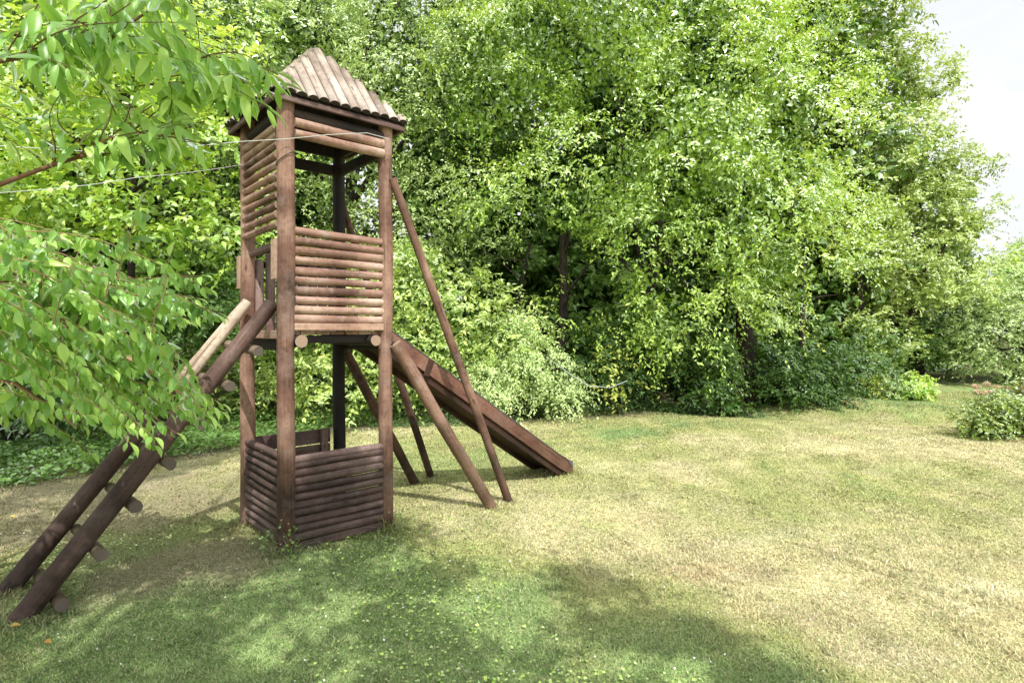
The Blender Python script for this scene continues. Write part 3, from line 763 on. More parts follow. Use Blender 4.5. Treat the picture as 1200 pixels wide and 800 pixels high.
def build_trees():
    q = 1.0
    # big bright central tree
    tree('walnut_tree', 'big bright green broadleaf tree drooping over the middle of the lawn edge', 'tree', foot(735, 13.0),
         [lobe(700, 60, 12.2, 3.2, 2.6), lobe(600, 120, 12.8, 1.9, 2.0), lobe(800, 190, 11.4, 2.6, 2.0), lobe(880, 290, 11.2, 1.7, 1.25), lobe(705, 250, 11.8, 1.9, 1.3),
          lobe(600, 235, 12.0, 1.0, .9), lobe(885, 120, 12.6, 1.8, 1.8), lobe(760, 340, 11.8, 1.5, 1.0), lobe(935, 225, 12.2, 1.3, 1.3), lobe(720, -80, 13, 3.4, 2.2), lobe(840, 0, 13, 2.4, 2.0), lobe(830, 350, 11.6, 1.1, .8), lobe(765, 395, 11.4, 1.0, .7), lobe(925, 320, 12.2, 1.1, .8), lobe(690, 370, 12.0, .8, .7), lobe(880, 370, 11.8, .8, .55)],
         .17, dict(n_clusters=int(30000*q), per=16, ln=.077, wd=.46, mat=M['lf_main'], seed=11, spray=.55, droop=.45, rough=.26, gap=.78, back=.2, tone0=.52))
    # pale tree behind the tower
    tree('willow_tree', 'pale fine-leaved tree filling the sky above the tower roof', 'tree', foot(420, 15.5),
         [lobe(360, 70, 14.5, 3.2, 2.6), lobe(500, 110, 14.2, 2.4, 2.2), lobe(270, 180, 14.2, 2.6, 2.2), lobe(430, 220, 14, 2.4, 2.0), lobe(520, 270, 13.4, 1.7, 1.5), lobe(430, -60, 15, 4.2, 2.4), lobe(300, -40, 15, 3, 2.4), lobe(560, 20, 14.6, 2.2, 2.0), lobe(380, 330, 13.2, 2.2, 1.4)],
         .20, dict(n_clusters=int(23000*q), per=16, ln=.08, wd=.42, mat=M['lf_pale'], seed=12, spray=.55, droop=.4, rough=.30, gap=.75, back=.2, tone0=.5))
    # yellow lit maple on the left, layered flat sprays
    tree('maple_tree', 'young tree with flat layers of yellow-green leaves lit by the sun behind the shrub', 'tree', foot(150, 9.8),
         [lobe(215, 190, 8.6, 1.2, .75), lobe(120, 245, 8.6, 1.3, .6), lobe(230, 290, 8.6, .9, .6), lobe(90, 150, 8.8, 1.4, .8), lobe(30, 220, 8.8, 1.2, .8), lobe(165, 90, 9.2, 1.4, .9), lobe(250, 110, 9.2, .8, .8)],
         .09, dict(n_clusters=3300, per=12, ln=.10, wd=.7, mat=M['lf_yellow'], seed=13, spray=.5, droop=.22, rough=.35, gap=.75, back=.3, tone0=.5, flat=1.0, fill=.12))
    # darker wood at the left
    tree('broadleaf_tree', 'dark broadleaf tree at the left edge behind the overhanging leaves', 'tree', foot(40, 12.5),
         [lobe(60, 60, 12, 2.8, 2.6), lobe(-60, 160, 11.6, 2.6, 2.6), lobe(150, 130, 12, 2.4, 2.4), lobe(60, 260, 11.4, 2.2, 1.8), lobe(200, 290, 11.6, 1.9, 1.5), lobe(210, 20, 12.6, 2.4, 2.2), lobe(-80, 330, 11.2, 2.0, 1.8)],
         .18, dict(n_clusters=6500, per=13, ln=.14, wd=.5, mat=M['lf_main'], seed=14, spray=.55, droop=.35, gap=.6, back=.2, tone0=.42))
    shrub('evergreen_shrub', 'dark evergreen shrub in the shade left of the tower', 'shrub', foot(215, 9.4),
          [lobe(215, 400, 9.2, 1.0, .9), lobe(130, 410, 9.0, 1.1, 1.0), lobe(255, 360, 9.6, .8, 1.0), lobe(240, 462, 8.8, .6, .5), lobe(170, 465, 8.2, .7, .5)],
          dict(n_clusters=1700, per=12, ln=.10, wd=.45, mat=M['lf_dark'], seed=15, spray=.4, tone0=.55, gap=.5), stemr=.03)
    shrub('evergreen_shrub', 'low dark evergreen shrub at the far left edge above the ivy', 'shrub', foot(20, 8.4),
          [lobe(20, 420, 8.2, 1.1, .9), lobe(-70, 400, 8.2, 1.1, 1.1), lobe(70, 465, 7.8, .8, .5)],
          dict(n_clusters=1300, per=12, ln=.10, wd=.45, mat=M['lf_dark'], seed=16, spray=.4, tone0=.45, gap=.5), stemr=.03)
    # laurel dome behind the tower
    shrub('laurel_bush', 'large rounded bright green laurel bush behind the slide', 'bush', foot(480, 11.6),
          [lobe(440, 380, 11.3, 1.7, 1.45, 1.2), lobe(540, 400, 11.3, 1.35, 1.15, 1.1), lobe(350, 400, 11.3, 1.5, 1.3, 1.1), lobe(480, 335, 11.8, 1.1, .85), lobe(590, 420, 11.2, .75, .8), lobe(300, 440, 11, 1.0, .8), lobe(440, 455, 10.8, 1.3, .7)],
          dict(n_clusters=6200, per=12, ln=.095, wd=.46, mat=M['lf_bush'], seed=17, spray=.38, droop=.3, tone0=.55, rough=.2, gap=.35, freq=1.9), stemr=.04, nst=9)
    shrub('bramble_mound', 'pale trailing mound of small leaves spilling onto the grass beyond the slide', 'bush', foot(620, 10.9),
          [lobe(615, 440, 10.7, .75, .62, .7), lobe(575, 460, 10.5, .6, .5), lobe(650, 465, 10.5, .50, .36), lobe(610, 395, 11.0, .45, .45)],
          dict(n_clusters=2300, per=11, ln=.062, wd=.5, mat=M['lf_grey'], seed=18, spray=.36, droop=.7, tone0=.62, rough=.2, gap=.3, freq=2.4), stemr=.02)
    # dark undergrowth along the lawn edge
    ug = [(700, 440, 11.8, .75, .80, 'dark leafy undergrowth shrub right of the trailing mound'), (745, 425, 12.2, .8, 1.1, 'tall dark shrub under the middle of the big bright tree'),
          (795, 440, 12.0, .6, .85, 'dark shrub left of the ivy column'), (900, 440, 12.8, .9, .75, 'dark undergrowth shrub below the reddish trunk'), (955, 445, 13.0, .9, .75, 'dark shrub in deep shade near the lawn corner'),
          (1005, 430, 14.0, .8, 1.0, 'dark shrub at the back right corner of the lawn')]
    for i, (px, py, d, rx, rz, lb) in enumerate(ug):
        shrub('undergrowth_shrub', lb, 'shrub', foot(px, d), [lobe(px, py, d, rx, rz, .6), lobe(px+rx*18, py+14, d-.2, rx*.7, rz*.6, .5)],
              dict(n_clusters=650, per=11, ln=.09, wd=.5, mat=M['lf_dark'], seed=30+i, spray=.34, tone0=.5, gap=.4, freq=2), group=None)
    shrub('ivy_column', 'upright column of hanging ivy at the edge of the lawn under the big tree', 'ivy', foot(848, 11.9),
          [lobe(848, 455, 11.8, .34, .55), lobe(840, 415, 11.9, .3, .5), lobe(858, 478, 11.7, .38, .3)],
          dict(n_clusters=900, per=12, ln=.07, wd=.7, mat=M['lf_ivy'], seed=41, spray=.28, droop=.8, tone0=.75, gap=.2, freq=2), stemr=.06, nst=3)
    shrub('golden_shrub', 'small yellowish shrub with loose twigs beside the hose', 'shrub', foot(725, 11.2),
          [lobe(722, 445, 11.1, .32, .45), lobe(705, 462, 11.0, .25, .25)],
          dict(n_clusters=210, per=9, ln=.075, wd=.5, mat=M['lf_gold'], seed=42, spray=.32, tone0=.4, gap=.5, fill=.05), stemr=.012)
    # right: tall tree behind, oak, willow thicket
    tree('tall_lime_tree', 'tallest tree, olive green, rising out of the picture against the sky', 'tree', foot(980, 19),
         [lobe(945, 60, 18, 2.5, 2.2), lobe(1035, 95, 18, 1.35, 1.1), lobe(1078, 118, 18, .75, .6), lobe(985, -20, 18.4, 1.7, 1.6), lobe(950, 190, 17.5, 2.4, 1.8), lobe(1035, 190, 17.6, 1.5, 1.3), lobe(900, -120, 19, 2.8, 2.4), lobe(1112, 92, 18, .32, .42), lobe(1012, 30, 18.2, 1.2, 1.0)],
         .24, dict(n_clusters=14500, per=14, ln=.11, wd=.5, mat=M['lf_olive'], seed=21, spray=.38, droop=.15, rough=.30, gap=.68, back=.15, tone0=.55, freq=1.6))
    tree('oak_tree', 'rounded olive oak at the right with deep shadow between its boughs', 'tree', foot(1075, 17.5),
         [lobe(1072, 222, 16.8, 1.35, 1.0), lobe(1040, 265, 16.4, 1.5, 1.2), lobe(1112, 262, 16.6, .95, .8), lobe(1030, 335, 16, 1.3, 1.1), lobe(1095, 325, 16.2, 1.4, 1.0), lobe(1010, 395, 15.6, 1.1, .9), lobe(1128, 208, 16.9, .34, .32), lobe(990, 290, 15.8, 1.2, 1.2)],
         .22, dict(n_clusters=10500, per=14, ln=.095, wd=.5, mat=M['lf_olive'], seed=22, spray=.36, droop=.15, rough=.30, gap=.85, back=.2, tone0=.47, freq=2.0))
    tree('oak_tree', 'darker oak low at the right with its boughs over the far lawn', 'tree', foot(1060, 18.5),
         [lobe(1060, 400, 17.4, 1.5, 1.0), lobe(1110, 390, 17.6, 1.3, 1.1), lobe(1000, 400, 17.2, 1.3, 1.2)],
         .16, dict(n_clusters=2500, per=12, ln=.12, wd=.5, mat=M['lf_back'], seed=23, spray=.42, droop=.2, rough=.3, gap=.6, tone0=.5, freq=2.0))
    tree('willow_thicket', 'grey-green feathery thicket at the right edge behind the hydrangea', 'tree', foot(1180, 16.5),
         [lobe(1165, 370, 16, 1.3, 1.2), lobe(1220, 340, 16.2, 1.6, 1.4), lobe(1130, 410, 15.8, .8, .8), lobe(1190, 430, 15.6, 1.1, .7), lobe(1290, 370, 16, 1.8, 1.6)],
         .08, dict(n_clusters=4600, per=13, ln=.095, wd=.3, mat=M['lf_grey'], seed=24, spray=.42, droop=.2, rough=.22, gap=.3, tone0=.48), stems=4)
    tree('ash_tree', 'distant yellow-green tree at the right edge under the open sky', 'tree', foot(1200, 25),
         [lobe(1188, 325, 24, 1.2, 1.2), lobe(1250, 310, 24, 1.8, 1.4), lobe(1150, 355, 24, 1.2, 1.0), lobe(1330, 300, 24, 2.4, 1.8)],
         .2, dict(n_clusters=3200, per=12, ln=.17, wd=.5, mat=M['lf_yellow'], seed=25, spray=.55, gap=.35, tone0=.35))
    # small garden shrubs at the lawn corner
    for i, (px, py, d, r_, mt, ln, lb) in enumerate((
            (1022, 455, 13.6, .33, 'lf_gold', .06, 'small straw and pink tinted shrub, first of three at the far lawn corner'),
            (1046, 456, 13.5, .36, 'lf_grey', .06, 'small grey-green shrub, middle of three at the far lawn corner'),
            (1072, 457, 13.4, .40, 'lf_yellow', .085, 'small shrub with big yellow-green leaves, last of three at the far lawn corner'))):
        shrub('garden_shrub', lb, 'shrub', foot(px, d), [lobe(px, py, d, r_, r_*.95, .3)],
              dict(n_clusters=330, per=10, ln=ln, wd=.5, mat=M[mt], seed=50+i, spray=.2, tone0=.5, gap=.2, freq=3), nst=5, stemr=.012)
    # hydrangea, at right
    e = shrub('hydrangea_bush', 'rounded bush with pinkish faded flower heads at the right edge of the lawn', 'bush', foot(1185, 8.9),
          [lobe(1180, 484, 8.8, .50, .44, .5), lobe(1230, 482, 8.9, .6, .48, .5), lobe(1150, 497, 8.6, .26, .30, .3), lobe(1290, 486, 9, .6, .42)],
          dict(n_clusters=4200, per=10, ln=.052, wd=.58, mat=M['lf_hyd'], seed=55, spray=.15, tone0=.45, gap=.15, freq=3.2, rough=.2), nst=12, stemr=.012)
    M['bloom'] = leafmat('faded_petal', (.36, .26, .17), (.56, .42, .28), (.76, .64, .44), trans=(.75, .6, .4), gloss=.1)
    r = np.random.default_rng(5); base = Vector(e.location)
    for k in range(26):
        px = 1142+k*4.6+r.uniform(-3, 3); d = 8.45+r.uniform(0, .7)
        p = at(px, 452+r.uniform(-3, 16)+6*math.sin(px*.07), d)-base
        n = 170; dv = unit(r.normal(size=(n, 3))); Pp = np.array(p)+dv*np.array([.05, .05, .035])*(.6+.4*r.random((n, 1)))
        co, tr, to = leaves_mesh(Pp, dv+r.normal(size=(n, 3))*.6, dv, .020*(.7+.6*r.random(n)), 1.0, np.clip(r.random(n)*.8+.1, 0, 1))
        tri_mesh('flower_head', co, tr, tone=to, mat=M['bloom'], parent=e)
    # trees further back that close the wood
    back = [(-140, 13.5, 3.4), (20, 17, 3.8), (190, 18, 3.8), (330, 19, 3.8), (560, 18.5, 3.6), (680, 17.5, 3.6), (800, 18, 3.6), (900, 17.2, 3.0), (-330, 12, 3.2), (1000, 21, 2.6)]
    names = ['leftmost', 'second', 'third', 'fourth', 'fifth', 'sixth', 'seventh', 'eighth', 'far left', 'rightmost']
    for i, (px, d, r_) in enumerate(back):
        x = (px-CX)/F_*d
        lo = [(x+random.uniform(-1, 1), d+random.uniform(-.4, .4), z, r_*(.8+.3*random.random()), r_*.7, 2.0) for z in (1.3, 3.6, 6.2, 8.8)]+[(x+random.uniform(-1, 1), d, 11.4, r_*.8, r_*.6, 2.2)]
        if px == 1000: lo = lo[:3]
        tree('woodland_tree', 'shaded tree deep in the wood behind the lawn edge', 'tree', foot(px, d), lo, .2,
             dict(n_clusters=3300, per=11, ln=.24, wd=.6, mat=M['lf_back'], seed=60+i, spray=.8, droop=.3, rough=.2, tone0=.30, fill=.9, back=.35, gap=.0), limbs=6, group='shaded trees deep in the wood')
    # bare trunks in the shade
    for (px, d, r_, h, lean, lb) in ((655, 12.6, .13, 3.6, .1, 'dark bare trunk in the gap right of the laurel bush'), (882, 13.0, .24, 3.6, -.15, 'thick reddish brown trunk under the right side of the big tree'),
                                     (935, 13.9, .07, 3.6, .2, 'thin trunk in the shade right of the thick reddish trunk'), (596, 13.2, .06, 3.4, .5, 'thin leaning stem behind the laurel bush'), (1016, 15.2, .12, 3.0, -.1, 'dark trunk behind the far lawn corner')):
        f = foot(px, d); e = empty('tree_trunk', f); tag(e, lb, 'tree trunk'); mb = MB()
        pts = limb_mb(mb, (0, 0, -.1), (lean, .1, h), r_, r_*.6, .03, 12, 8)
        mb.build('stem', M['bark'], e); mb = MB()
        for k in range(4): limb_mb(mb, pts[4+k % 4], Vector(pts[4+k % 4])+Vector((random.uniform(-1.1, 1.1), random.uniform(-.5, .3), random.uniform(.1, .9))), r_*.35, r_*.1, .15)
        mb.build('limb', M['bark'], e)
    # arching bare twigs in the gap
    # ground ivy at the left bank and behind the hedge line
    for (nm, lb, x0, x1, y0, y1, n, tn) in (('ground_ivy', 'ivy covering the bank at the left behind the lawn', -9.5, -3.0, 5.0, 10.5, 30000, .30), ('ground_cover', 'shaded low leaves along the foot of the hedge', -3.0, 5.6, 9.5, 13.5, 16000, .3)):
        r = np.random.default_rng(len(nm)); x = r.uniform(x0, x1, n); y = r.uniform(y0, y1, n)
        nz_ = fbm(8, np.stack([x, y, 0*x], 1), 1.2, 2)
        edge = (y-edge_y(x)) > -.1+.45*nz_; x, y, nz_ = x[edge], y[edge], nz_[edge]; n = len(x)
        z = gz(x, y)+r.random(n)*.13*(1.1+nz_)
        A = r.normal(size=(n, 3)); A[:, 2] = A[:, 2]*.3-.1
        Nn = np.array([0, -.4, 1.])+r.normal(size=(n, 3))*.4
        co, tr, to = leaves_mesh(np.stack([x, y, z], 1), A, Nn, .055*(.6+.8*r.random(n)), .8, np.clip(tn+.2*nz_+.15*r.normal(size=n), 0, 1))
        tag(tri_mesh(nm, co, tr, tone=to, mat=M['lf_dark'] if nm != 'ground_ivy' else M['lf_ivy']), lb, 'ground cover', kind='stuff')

# ------------------------------------------------------------------ foreground leaves with real outline
def fg_leaves(P, A, Nn, ln, wd, tone, curl):
    """ovate, pointed, folded and curling leaf: 6 stations x 3 points"""
    A = unit(A); Sd = unit(np.cross(A, Nn)); Nn = np.cross(Sd, A)
    st = np.array([0, .18, .4, .62, .82, 1.0]); wp = np.array([.03, .72, 1.0, .80, .40, .015])
    n = len(P); co = np.zeros((n, 6, 3, 3))
    for i in range(6):
        s_ = st[i]
        ang = curl*s_*1.0
        c = P+A*(ln*np.sin(np.maximum(ang, 1e-3))/np.maximum(curl, 1e-3))[:, None]-Nn*(ln*(1-np.cos(ang))/np.maximum(curl, 1e-3))[:, None]
        nn = Nn*np.cos(ang)[:, None]+A*np.sin(ang)[:, None]
        w = (ln*wd*.5*wp[i])[:, None]
        wave = (np.sin(s_*9+tone*20)*.10)[:, None]
        co[:, i, 0] = c-Sd*w+nn*w*(.55+wave); co[:, i, 1] = c; co[:, i, 2] = c+Sd*w+nn*w*(.55-wave)
    base = np.arange(n)*18; fs = []
    for i in range(5):
        for j in range(2):
            a = base+i*3+j; fs.append(np.stack([a, a+1, a+4, a+3], 1))
    return co.reshape(-1, 3), np.concatenate(fs), np.repeat(tone, 18)

def fg_plant(name, label, footp, twigs, mat, twmat, seed, ln=.085, wd=.46, limbs=()):
    r = np.random.default_rng(seed); e = empty(name, footp); tag(e, label, 'shrub' if 'shrub' in name else 'tree')
    base = Vector(footp); mb = MB()
    for (pts, r0, r1) in limbs:
        pts = [Vector(p)-base for p in pts]; n = len(pts)
        mb.tube(pts, [r0+(r1-r0)*i/(n-1) for i in range(n)], 8, .5, capmi=0, wob=.05)
    mb.build('branch', twmat, e)
    mt = MB(); P = []; A = []; Nn = []; LN = []; T = []; CU = []
    for (p0, p1, sag, t0, dens, sc) in twigs:
        p0, p1 = Vector(p0), Vector(p1); ln_ = (p1-p0).length; n = max(8, int(ln_/.05)); pts = []
        ph = r.uniform(0, 6)
        for i in range(n+1):
            t = i/n; pts.append(p0.lerp(p1, t)+Vector((.012*math.sin(t*7+ph), .015*math.sin(t*6+ph*2), sag*(4*t*(1-t))-.0)))
        lp = [p-base for p in pts]
        mt.tube(lp, [.0028*(1-.75*i/n)+.0005 for i in range(n+1)], 5, .5, caps=False)
        step = .036/dens; s_ = t0*ln_; k = 0; tt = r.uniform(-.14, .14)
        while s_ < ln_:
            f = s_/ln_*n; i = min(int(f), n-1); p = pts[i].lerp(pts[i+1], f-i); d = (pts[i+1]-pts[i]).normalized()
            side = d.cross(Vector((0, 0, 1))).normalized()
            for sg in ((1, -1) if r.random() < .8 else (1,)):
                sg = sg*(1 if k % 2 else -1)
                a = side*sg*r.uniform(.35, .95)+d*r.uniform(.15, .8)+Vector((r.normal()*.25, r.normal()*.25, r.uniform(-1.7, -.2)))
                a.normalize(); pp = p+a*.010
                nn = Vector((.1, -.6, .8))+Vector(r.normal(size=3)*.55)+a*.2
                P.append(pp); A.append(a); Nn.append(nn); LN.append(ln*sc*r.uniform(.55, 1.15)*(1-.35*(s_/ln_)**3)); T.append(.46+tt+r.normal()*.22); CU.append(abs(r.normal(.75, .45))+.05)
            s_ += step*r.uniform(.7, 1.3); k += 1
        P.append(pts[-1]); A.append((pts[-1]-pts[-3]).normalized()); Nn.append(Vector((0, 0, 1))); LN.append(ln*sc*.8); T.append(.75); CU.append(.5)
    mt.build('twig', twmat, e)
    P = np.array([tuple(v) for v in P])-np.array(tuple(base)); A = np.array([tuple(v) for v in A]); Nn = np.array([tuple(v) for v in Nn])
    co, fs, to = fg_leaves(P, A, Nn, np.array(LN), wd, np.clip(np.array(T), 0, 1), np.array(CU))
    o = tri_mesh('foliage', co, fs, tone=to, mat=mat, parent=e)
    o.data.polygons.foreach_set('use_smooth', np.ones(len(o.data.polygons), bool)); return e

def build_foreground():
    r = np.random.default_rng(77); U = r.uniform
    tw = []
    # upper arm: ends around px 190-262, py 330-385
    for k in range(28):
        d = U(2.9, 3.5); tw.append((at(U(-120, 60), U(255, 360), d+U(-.3, .4)), at(U(110, 262), U(322, 385), d), U(.02, .10), U(.15, .3), 1.0, 1.0))
    # lower arm: sweeps down to the ladder
    for k in range(36):
        d = U(2.8, 3.35); ex = U(80, 262); ey = 450+ (ex-80)*.22+U(-40, 60)*(1-.45*(ex > 200))
        ey = min(ey, 535)
        tw.append((at(U(-120, 90), U(290, 420), d+U(-.3, .4)), at(ex, ey, d), U(.03, .14), U(.15, .3), 1.0, 1.0))
    # body at the left edge
    for k in range(44):
        d = U(2.7, 3.6); tw.append((at(U(-200, -40), U(240, 460), d), at(U(-10, 140), U(270, 535), d+U(-.2, .2)), U(.02, .15), U(.2, .35), 1.0, 1.05))
    # small upright tips
    for (x, y) in ((165, 238), (60, 268), (20, 255), (95, 290), (150, 262), (200, 300), (30, 300)):
        d = U(2.5, 2.9); tw.append((at(x-U(5, 40), y+90, d), at(x, y, d), .02, .35, .9, 1.05))
    tops = Vector((-3.6, 3.4, 0)); lim = [([tops, (-3.35, 3.3, .8), at(-60, 400, 3.1), at(60, 370, 3.0), at(170, 430, 3.05), at(235, 478, 3.1)], .035, .006),
           ([tops, (-3.4, 3.2, 1.0), at(-80, 330, 3.2), at(60, 330, 3.2), at(200, 352, 3.2)], .03, .006), ([tops, (-3.5, 3.2, 1.0), at(-120, 420, 2.9), at(20, 450, 2.9), at(90, 500, 2.95)], .03, .005)]
    fg_plant('arching_shrub', 'leafy shrub arching in from the left edge over the ladder', (-3.6, 3.4, 0), tw, M['lf_fg'], M['twiglight'], 5, ln=.10, wd=.43, limbs=lim)
    # overhanging branches, top left
    tw = []; A_ = at
    mainA = [at(-260, 130, 1.9), at(-120, 92, 2.0), at(0, 72, 2.05), at(70, 58, 2.1), at(130, 42, 2.1), at(185, 6, 2.15), at(215, -30, 2.2)]
    mainB = [at(-240, 300, 2.0), at(-80, 248, 2.1), at(0, 216, 2.15), at(60, 194, 2.2), at(100, 182, 2.2), at(150, 163, 2.25), at(200, 158, 2.3), at(240, 142, 2.35)]
    def along(m, t):
        f = t*(len(m)-1); i = min(int(f), len(m)-2); return m[i].lerp(m[i+1], f-i)
    for k in range(17):
        p = along(mainA, U(.3, 1)); ex = U(20, 250); ey = U(-30, 95)
        tw.append((p, at(max(ex, 20), ey, p.y+U(-.15, .2)), U(-.02, .06), .12, .85, 1.15))
    for k in range(9):   # right tip reaching the roof
        p = at(U(150, 235), U(35, 110), 2.3); tw.append((p, at(U(245, 322), U(58, 128), U(2.25, 2.45)), U(0, .05), .12, .9, 1.15))
    tw.append((at(200, 72, 2.3), at(326, 84, 2.35), .03, .1, .9, 1.2)); tw.append((at(180, 100, 2.3), at(300, 118, 2.35), .03, .1, .9, 1.1))
    for k in range(16):
        p = along(mainB, U(.45, 1)); tw.append((p, at(U(70, 275), U(60, 175), p.y+U(-.1, .15)), U(-.02, .04), .2, .55, 1.1))
    for (x0, y0, x1, y1) in ((55, 195, 72, 100), (112, 178, 175, 100), (115, 178, 133, 120), (190, 160, 262, 172), (100, 184, 60, 120)):
        tw.append((at(x0, y0, 2.2), at(x1, y1, 2.2), .0, .25, .45, 1.0))
    for k in range(7): tw.append((at(U(-150, -60), U(20, 160), 2.1), at(U(0, 90), U(20, 230), U(2.0, 2.4)), .04, .3, .6, 1.1))
    root = (-3.9, 1.6, 0)
    lim = [(mainA, .011, .003), (mainB, .012, .003), ([root, (-3.7, 1.6, 1.2), (-3.4, 1.7, 1.9), mainA[0], mainA[1]], .05, .011), ([(-3.7, 1.6, 1.2), (-3.3, 1.8, 1.7), mainB[0], mainB[1]], .035, .012)]
    fg_plant('overhanging_tree', 'branches of long bright green leaves hanging into the top left corner', root, tw, M['lf_fg'], M['twig'], 6, ln=.125, wd=.28, limbs=lim)

# ------------------------------------------------------------------ tree behind the camera: its shade falls on the near lawn
SUNV = Vector((-.18, .73, -1))      # light travels along this
def build_shade():
    r = np.random.default_rng(99)
    foot_ = Vector((-1.2, -4.2, 0)); e = empty('shade_tree', foot_)
    tag(e, 'tree standing behind the camera that shades the near lawn', 'tree')
    # ground spots in shade: (x, y, rx, ry)
    lobes = [(-2.4, 2.5, 1.4, .8), (-1.2, 3.2, 1.15, .85), (-.35, 3.2, .95, .75), (-2.9, 3.4, .9, .6), (-1.5, 4.2, .6, .42), (-5.1, 6.9, 1.5, 1.4), (-4.5, 5.5, .75, .6), (-3.7, 7.3, 1.0, .45), (-4.5, 4.6, .9, .4), (-1.2, 4.65, .45, .25), (-.7, 4.35, .42, .32),
             (.28, 3.62, .42, .34), (.28, 3.62, .40, .32), (.75, 3.0, .42, .28), (.75, 3.0, .40, .26), (1.0, 2.65, .42, .22), (1.0, 2.65, .40, .2), (.2, 2.7, .75, .45), (-1.2, 2.0, 2.6, .7), (.55, 2.2, .8, .4)]
    holes = [(-1.9, 3.2, .05, .04), (-1.75, 2.7, .06, .05), (-.5, 2.9, .06, .03), (-.55, 3.4, .07, .03), (-.75, 2.65, .1, .02), (.3, 2.55, .07, .03), (-2.3, 3.2, .1, .03), (-1.35, 4.0, .02, .02), (-.45, 4.3, .06, .02), (.6, 3.35, .04, .04), (.95, 2.85, .05, .02), (-1.15, 2.75, .13, .055), (-.97, 3.45, .12, .09), (-1.55, 3.6, .10, .06), (-2.75, 4.05, .22, .09), (.05, 3.05, .10, .09), (-.2, 3.6, .1, .06), (.45, 2.85, .10, .12), (.15, 3.3, .18, .06), (.75, 2.65, .12, .1), (-.05, 3.9, .12, .1), (-1.2, 3.15, .07, .04),
             (-3.1, 5.0, .35, .22), (-.85, 3.95, .12, .08), (-2.6, 4.5, .2, .12)]
    P = []
    ar = np.array([l[2]*l[3] for l in lobes]); n = 7500
    li = r.choice(len(lobes), n, p=ar/ar.sum())
    a = r.uniform(0, 6.283, n); q = np.sqrt(r.random(n))
    la = np.array(lobes); gx = la[li, 0]+la[li, 2]*q*np.cos(a); gy = la[li, 1]+la[li, 3]*q*np.sin(a)
    h = np.where(gy > 4.9, r.uniform(5.6, 7.4, n), r.uniform(4.4, 6.0, n))
    ok = np.ones(n, bool)
    for (hx, hy, rx, ry) in holes: ok &= ((gx-hx)/(rx+.11))**2+((gy-hy)/(ry+.12))**2 > 1.0
    nz_ = fbm(71, np.stack([gx, gy, 0*gx], 1), 4.6, 3); ok &= (nz_+r.random(n)*.25) > .07
    gx, gy, h = gx[ok], gy[ok], h[ok]; m = len(gx)
    C = np.stack([gx+.18*h, gy-.73*h, h], 1)
    per = 7
    PP = (C[:, None]+r.normal(size=(m, per, 3))*np.array([.07, .06, .07])).reshape(-1, 3); k = len(PP)
    A = r.normal(size=(k, 3)); A[:, 2] -= .4
    co, tr, to = leaves_mesh(PP, A, np.array([0, 0, 1.])+r.normal(size=(k, 3))*.5, .105*(.6+.7*r.random(k)), .5, np.clip(.5+.15*r.normal(size=k), 0, 1))
    tri_mesh('crown', co-np.array(tuple(foot_)), tr, tone=to, mat=M['lf_main'], parent=e)
    mb = MB(); pts = limb_mb(mb, (0, 0, -.1), (0, .5, 5.6), .17, .09, .03, 12, 8)
    for j in range(14):
        c = Vector(C[r.integers(m)])-foot_; limb_mb(mb, pts[3+j % 6], c, .045, .008, .08)
    mb.build('trunk', M['bark'], e)

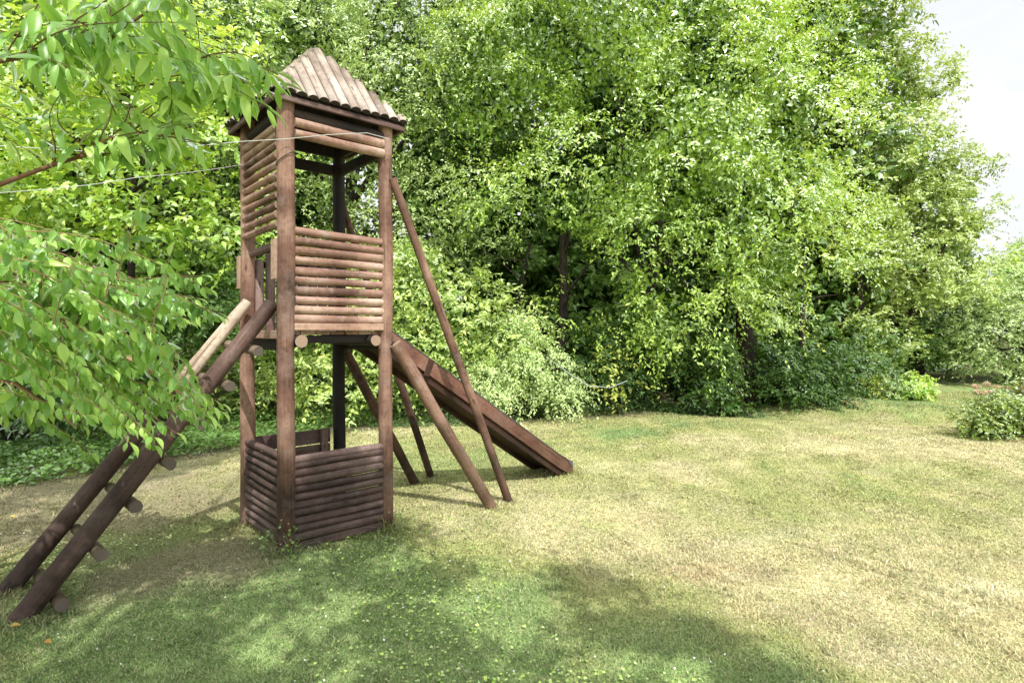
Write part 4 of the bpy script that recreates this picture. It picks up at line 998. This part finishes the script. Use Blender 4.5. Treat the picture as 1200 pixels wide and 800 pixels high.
# ------------------------------------------------------------------ small things on the ground
def build_small():
    r = np.random.default_rng(3)
    # ivy seedlings at the post feet
    for (a, b, hh, lb) in ((-HX-.02, -HY-.085, .26, 'small ivy plant climbing the foot of the front tower post'), (HX+.03, -HY-.09, .16, 'weeds round the foot of the right tower post'), (-HX-.06, -HY+.07, .15, 'weeds at the corner of the cubby under the ladder side')):
        w = W((a, b, 0)); w.z = float(gz(w.x, w.y)); e = empty('weed_plant', w); tag(e, lb, 'plant')
        n = 42; t = r.random(n); ang = r.uniform(0, 6.28, n); sp = .03+.06*(1-t)
        P = np.stack([np.cos(ang)*sp, np.sin(ang)*sp, t*hh+.01], 1)
        A = np.stack([np.cos(ang), np.sin(ang), -.3+0*ang], 1)+r.normal(size=(n, 3))*.4
        co, tr, to = leaves_mesh(P, A, np.array([0, -.3, 1.])+r.normal(size=(n, 3))*.4, .025*(.6+.7*r.random(n)), .8, np.clip(.6+.2*r.normal(size=n), 0, 1))
        tri_mesh('foliage', co, tr, tone=to, mat=M['lf_ivy'], parent=e)
        mb = MB()
        for k in range(4): mb.tube([(0, 0, -.02), (r.normal()*.02, r.normal()*.02, hh*.5), (r.normal()*.03, r.normal()*.03, hh)], .002, 5, .5, caps=False)
        mb.build('stem', M['twig'], e)
    # broad weeds in the lawn near the ladder foot and the tower: clover-like leaves
    n = 12000; x = r.uniform(-3.4, 1.2, n); y = 2.3+2.9*r.random(n)**1.3
    nz_ = fbm(33, np.stack([x, y, 0*x], 1), 2.2, 2); k = nz_+.5*r.random(n) > .42; x, y = x[k], y[k]; n = len(x)
    A = r.normal(size=(n, 3)); A[:, 2] = .25
    co, tr, to = leaves_mesh(np.stack([x, y, gz(x, y)+.012+.02*r.random(n)], 1), A, np.array([0, 0, 1.])+r.normal(size=(n, 3))*.3, .017*(.6+.8*r.random(n)), .9, np.clip(.5+.2*r.normal(size=n), 0, 1))
    tag(tri_mesh('clover', co, tr, tone=to, mat=M['lf_main']), 'small round weed leaves growing through the near lawn', 'clover', kind='stuff')
    # fallen leaves
    M['fall'] = leafmat('fallen_leaf', (.30, .12, .03), (.55, .33, .08), (.75, .62, .15))
    labs = {0: 'fallen orange leaf on the grass near the bottom left corner', 1: 'yellow fallen leaf on the bare soil left of the ladder', 2: 'pale fallen leaf just below the foot of the near ladder rail'}
    for k, (px, py, tn) in enumerate(((52, 757, .35), (12, 611, .95), (12, 739, .6))):
        d = F_*H_/(py-CY); w = at(px, py, d); w.z = float(gz(w.x, w.y))+.032
        co, fs, to = fg_leaves(np.zeros((1, 3)), np.array([[1, .4*k-.3, .1]]), np.array([[.1, -.35, 1.]]), np.array([.045]), .6, np.array([tn]), np.array([.5]))
        o = tri_mesh('fallen_leaf', co+np.array(tuple(w)), fs, tone=to, mat=M['fall'], loc=tuple(w)); tag(o, labs[k], 'leaf')
    # tiny white clover heads and bits of debris
    n = 420; d = 2.4*(4.2)**r.random(n); x = r.uniform(-.9, .9, n)*d
    P = np.stack([x, d, gz(x, d)+.028], 1); dv = r.normal(size=(n, 3)); dv[:, 2] = .4
    M['daisy'] = plain('daisy_petal', (.8, .8, .76))
    co, tr, to = leaves_mesh(P, dv, np.array([0, -.3, 1.])+r.normal(size=(n, 3))*.2, .010*(.6+.8*r.random(n)), .9, np.full(n, .5))
    tag(tri_mesh('lawn_specks', co, tr, mat=M['daisy']), 'tiny white clover heads and dry bits scattered over the lawn', 'flowers', kind='stuff')

# ------------------------------------------------------------------ light, sky, camera
def build_light():
    w = bpy.data.worlds.new('World'); S.world = w; w.use_nodes = True; nt = w.node_tree; nt.nodes.clear()
    d = -SUNV.normalized(); el = math.asin(d.z); az = math.atan2(d.x, d.y)
    sky = N(nt, 'ShaderNodeTexSky', sky_type='NISHITA'); sky.sun_disc = False; sky.sun_elevation = el; sky.sun_rotation = az
    sky.air_density = 1.2; sky.dust_density = 2.0
    tc = N(nt, 'ShaderNodeTexCoord'); mp = N(nt, 'ShaderNodeMapping'); mp.inputs['Scale'].default_value = (1.2, 1.2, 3.2); mp.inputs['Rotation'].default_value = (0, R(18), 0)
    L(nt, tc.outputs['Generated'], mp.inputs[0])
    n = N(nt, 'ShaderNodeTexNoise'); n.inputs['Scale'].default_value = 2.6; n.inputs['Detail'].default_value = 7; n.inputs['Distortion'].default_value = .6; L(nt, mp.outputs[0], n.inputs['Vector'])
    rp = ramp(nt, n.outputs[0], [(.38, (.80, .80, .80)), (.62, (1, 1, 1))])
    c = mixc(nt, sky.outputs[0], (CLOUD[0], CLOUD[1], CLOUD[2]), rp.outputs[0])
    vd = N(nt, 'ShaderNodeVectorMath', operation='DOT_PRODUCT'); L(nt, tc.outputs['Generated'], vd.inputs[0]); vd.inputs[1].default_value = tuple(d)
    mx = N(nt, 'ShaderNodeMath', operation='MAXIMUM'); L(nt, vd.outputs['Value'], mx.inputs[0]); mx.inputs[1].default_value = 0
    pw = N(nt, 'ShaderNodeMath', operation='POWER'); L(nt, mx.outputs[0], pw.inputs[0]); pw.inputs[1].default_value = 1.6
    ad = N(nt, 'ShaderNodeMath', operation='MULTIPLY_ADD'); L(nt, pw.outputs[0], ad.inputs[0]); ad.inputs[1].default_value = .9; ad.inputs[2].default_value = 1  # lifts the sky round the sun, behind the camera, as added fill light
    sc_ = N(nt, 'ShaderNodeVectorMath', operation='SCALE'); L(nt, c, sc_.inputs[0]); L(nt, ad.outputs[0], sc_.inputs['Scale'])
    c = sc_.outputs[0]
    bg = N(nt, 'ShaderNodeBackground'); L(nt, c, bg.inputs[0]); bg.inputs[1].default_value = .12
    o = N(nt, 'ShaderNodeOutputWorld'); L(nt, bg.outputs[0], o.inputs[0])
    ld = bpy.data.lights.new('sun', 'SUN'); ld.energy = 5.0; ld.angle = R(.55); ld.color = (1, .965, .90)
    lo = bpy.data.objects.new('sun', ld); COL.objects.link(lo); lo.rotation_euler = SUNV.to_track_quat('-Z', 'Y').to_euler()
CLOUD = (9.1, 9.2, 9.5)
def build_camera():
    cd = bpy.data.cameras.new('camera'); cd.sensor_width = 36; cd.lens = 36*F_/1200; cd.shift_y = -(400-CY)/1200; cd.clip_end = 2000; cd.clip_start = .05
    co = bpy.data.objects.new('camera', cd); COL.objects.link(co); co.location = (0, 0, H_); co.rotation_euler = (R(90), 0, 0); S.camera = co

build_ground(); build_grass(); build_trees(); build_foreground(); build_shade(); build_small(); build_light(); build_camera()
S.view_settings.view_transform = 'Standard'; S.view_settings.look = 'None'; S.view_settings.exposure = 0; S.view_settings.gamma = 1
S.cycles.max_bounces = 7; S.cycles.diffuse_bounces = 4; S.cycles.transmission_bounces = 4; S.cycles.glossy_bounces = 2
print('LEAVES', NLEAF)
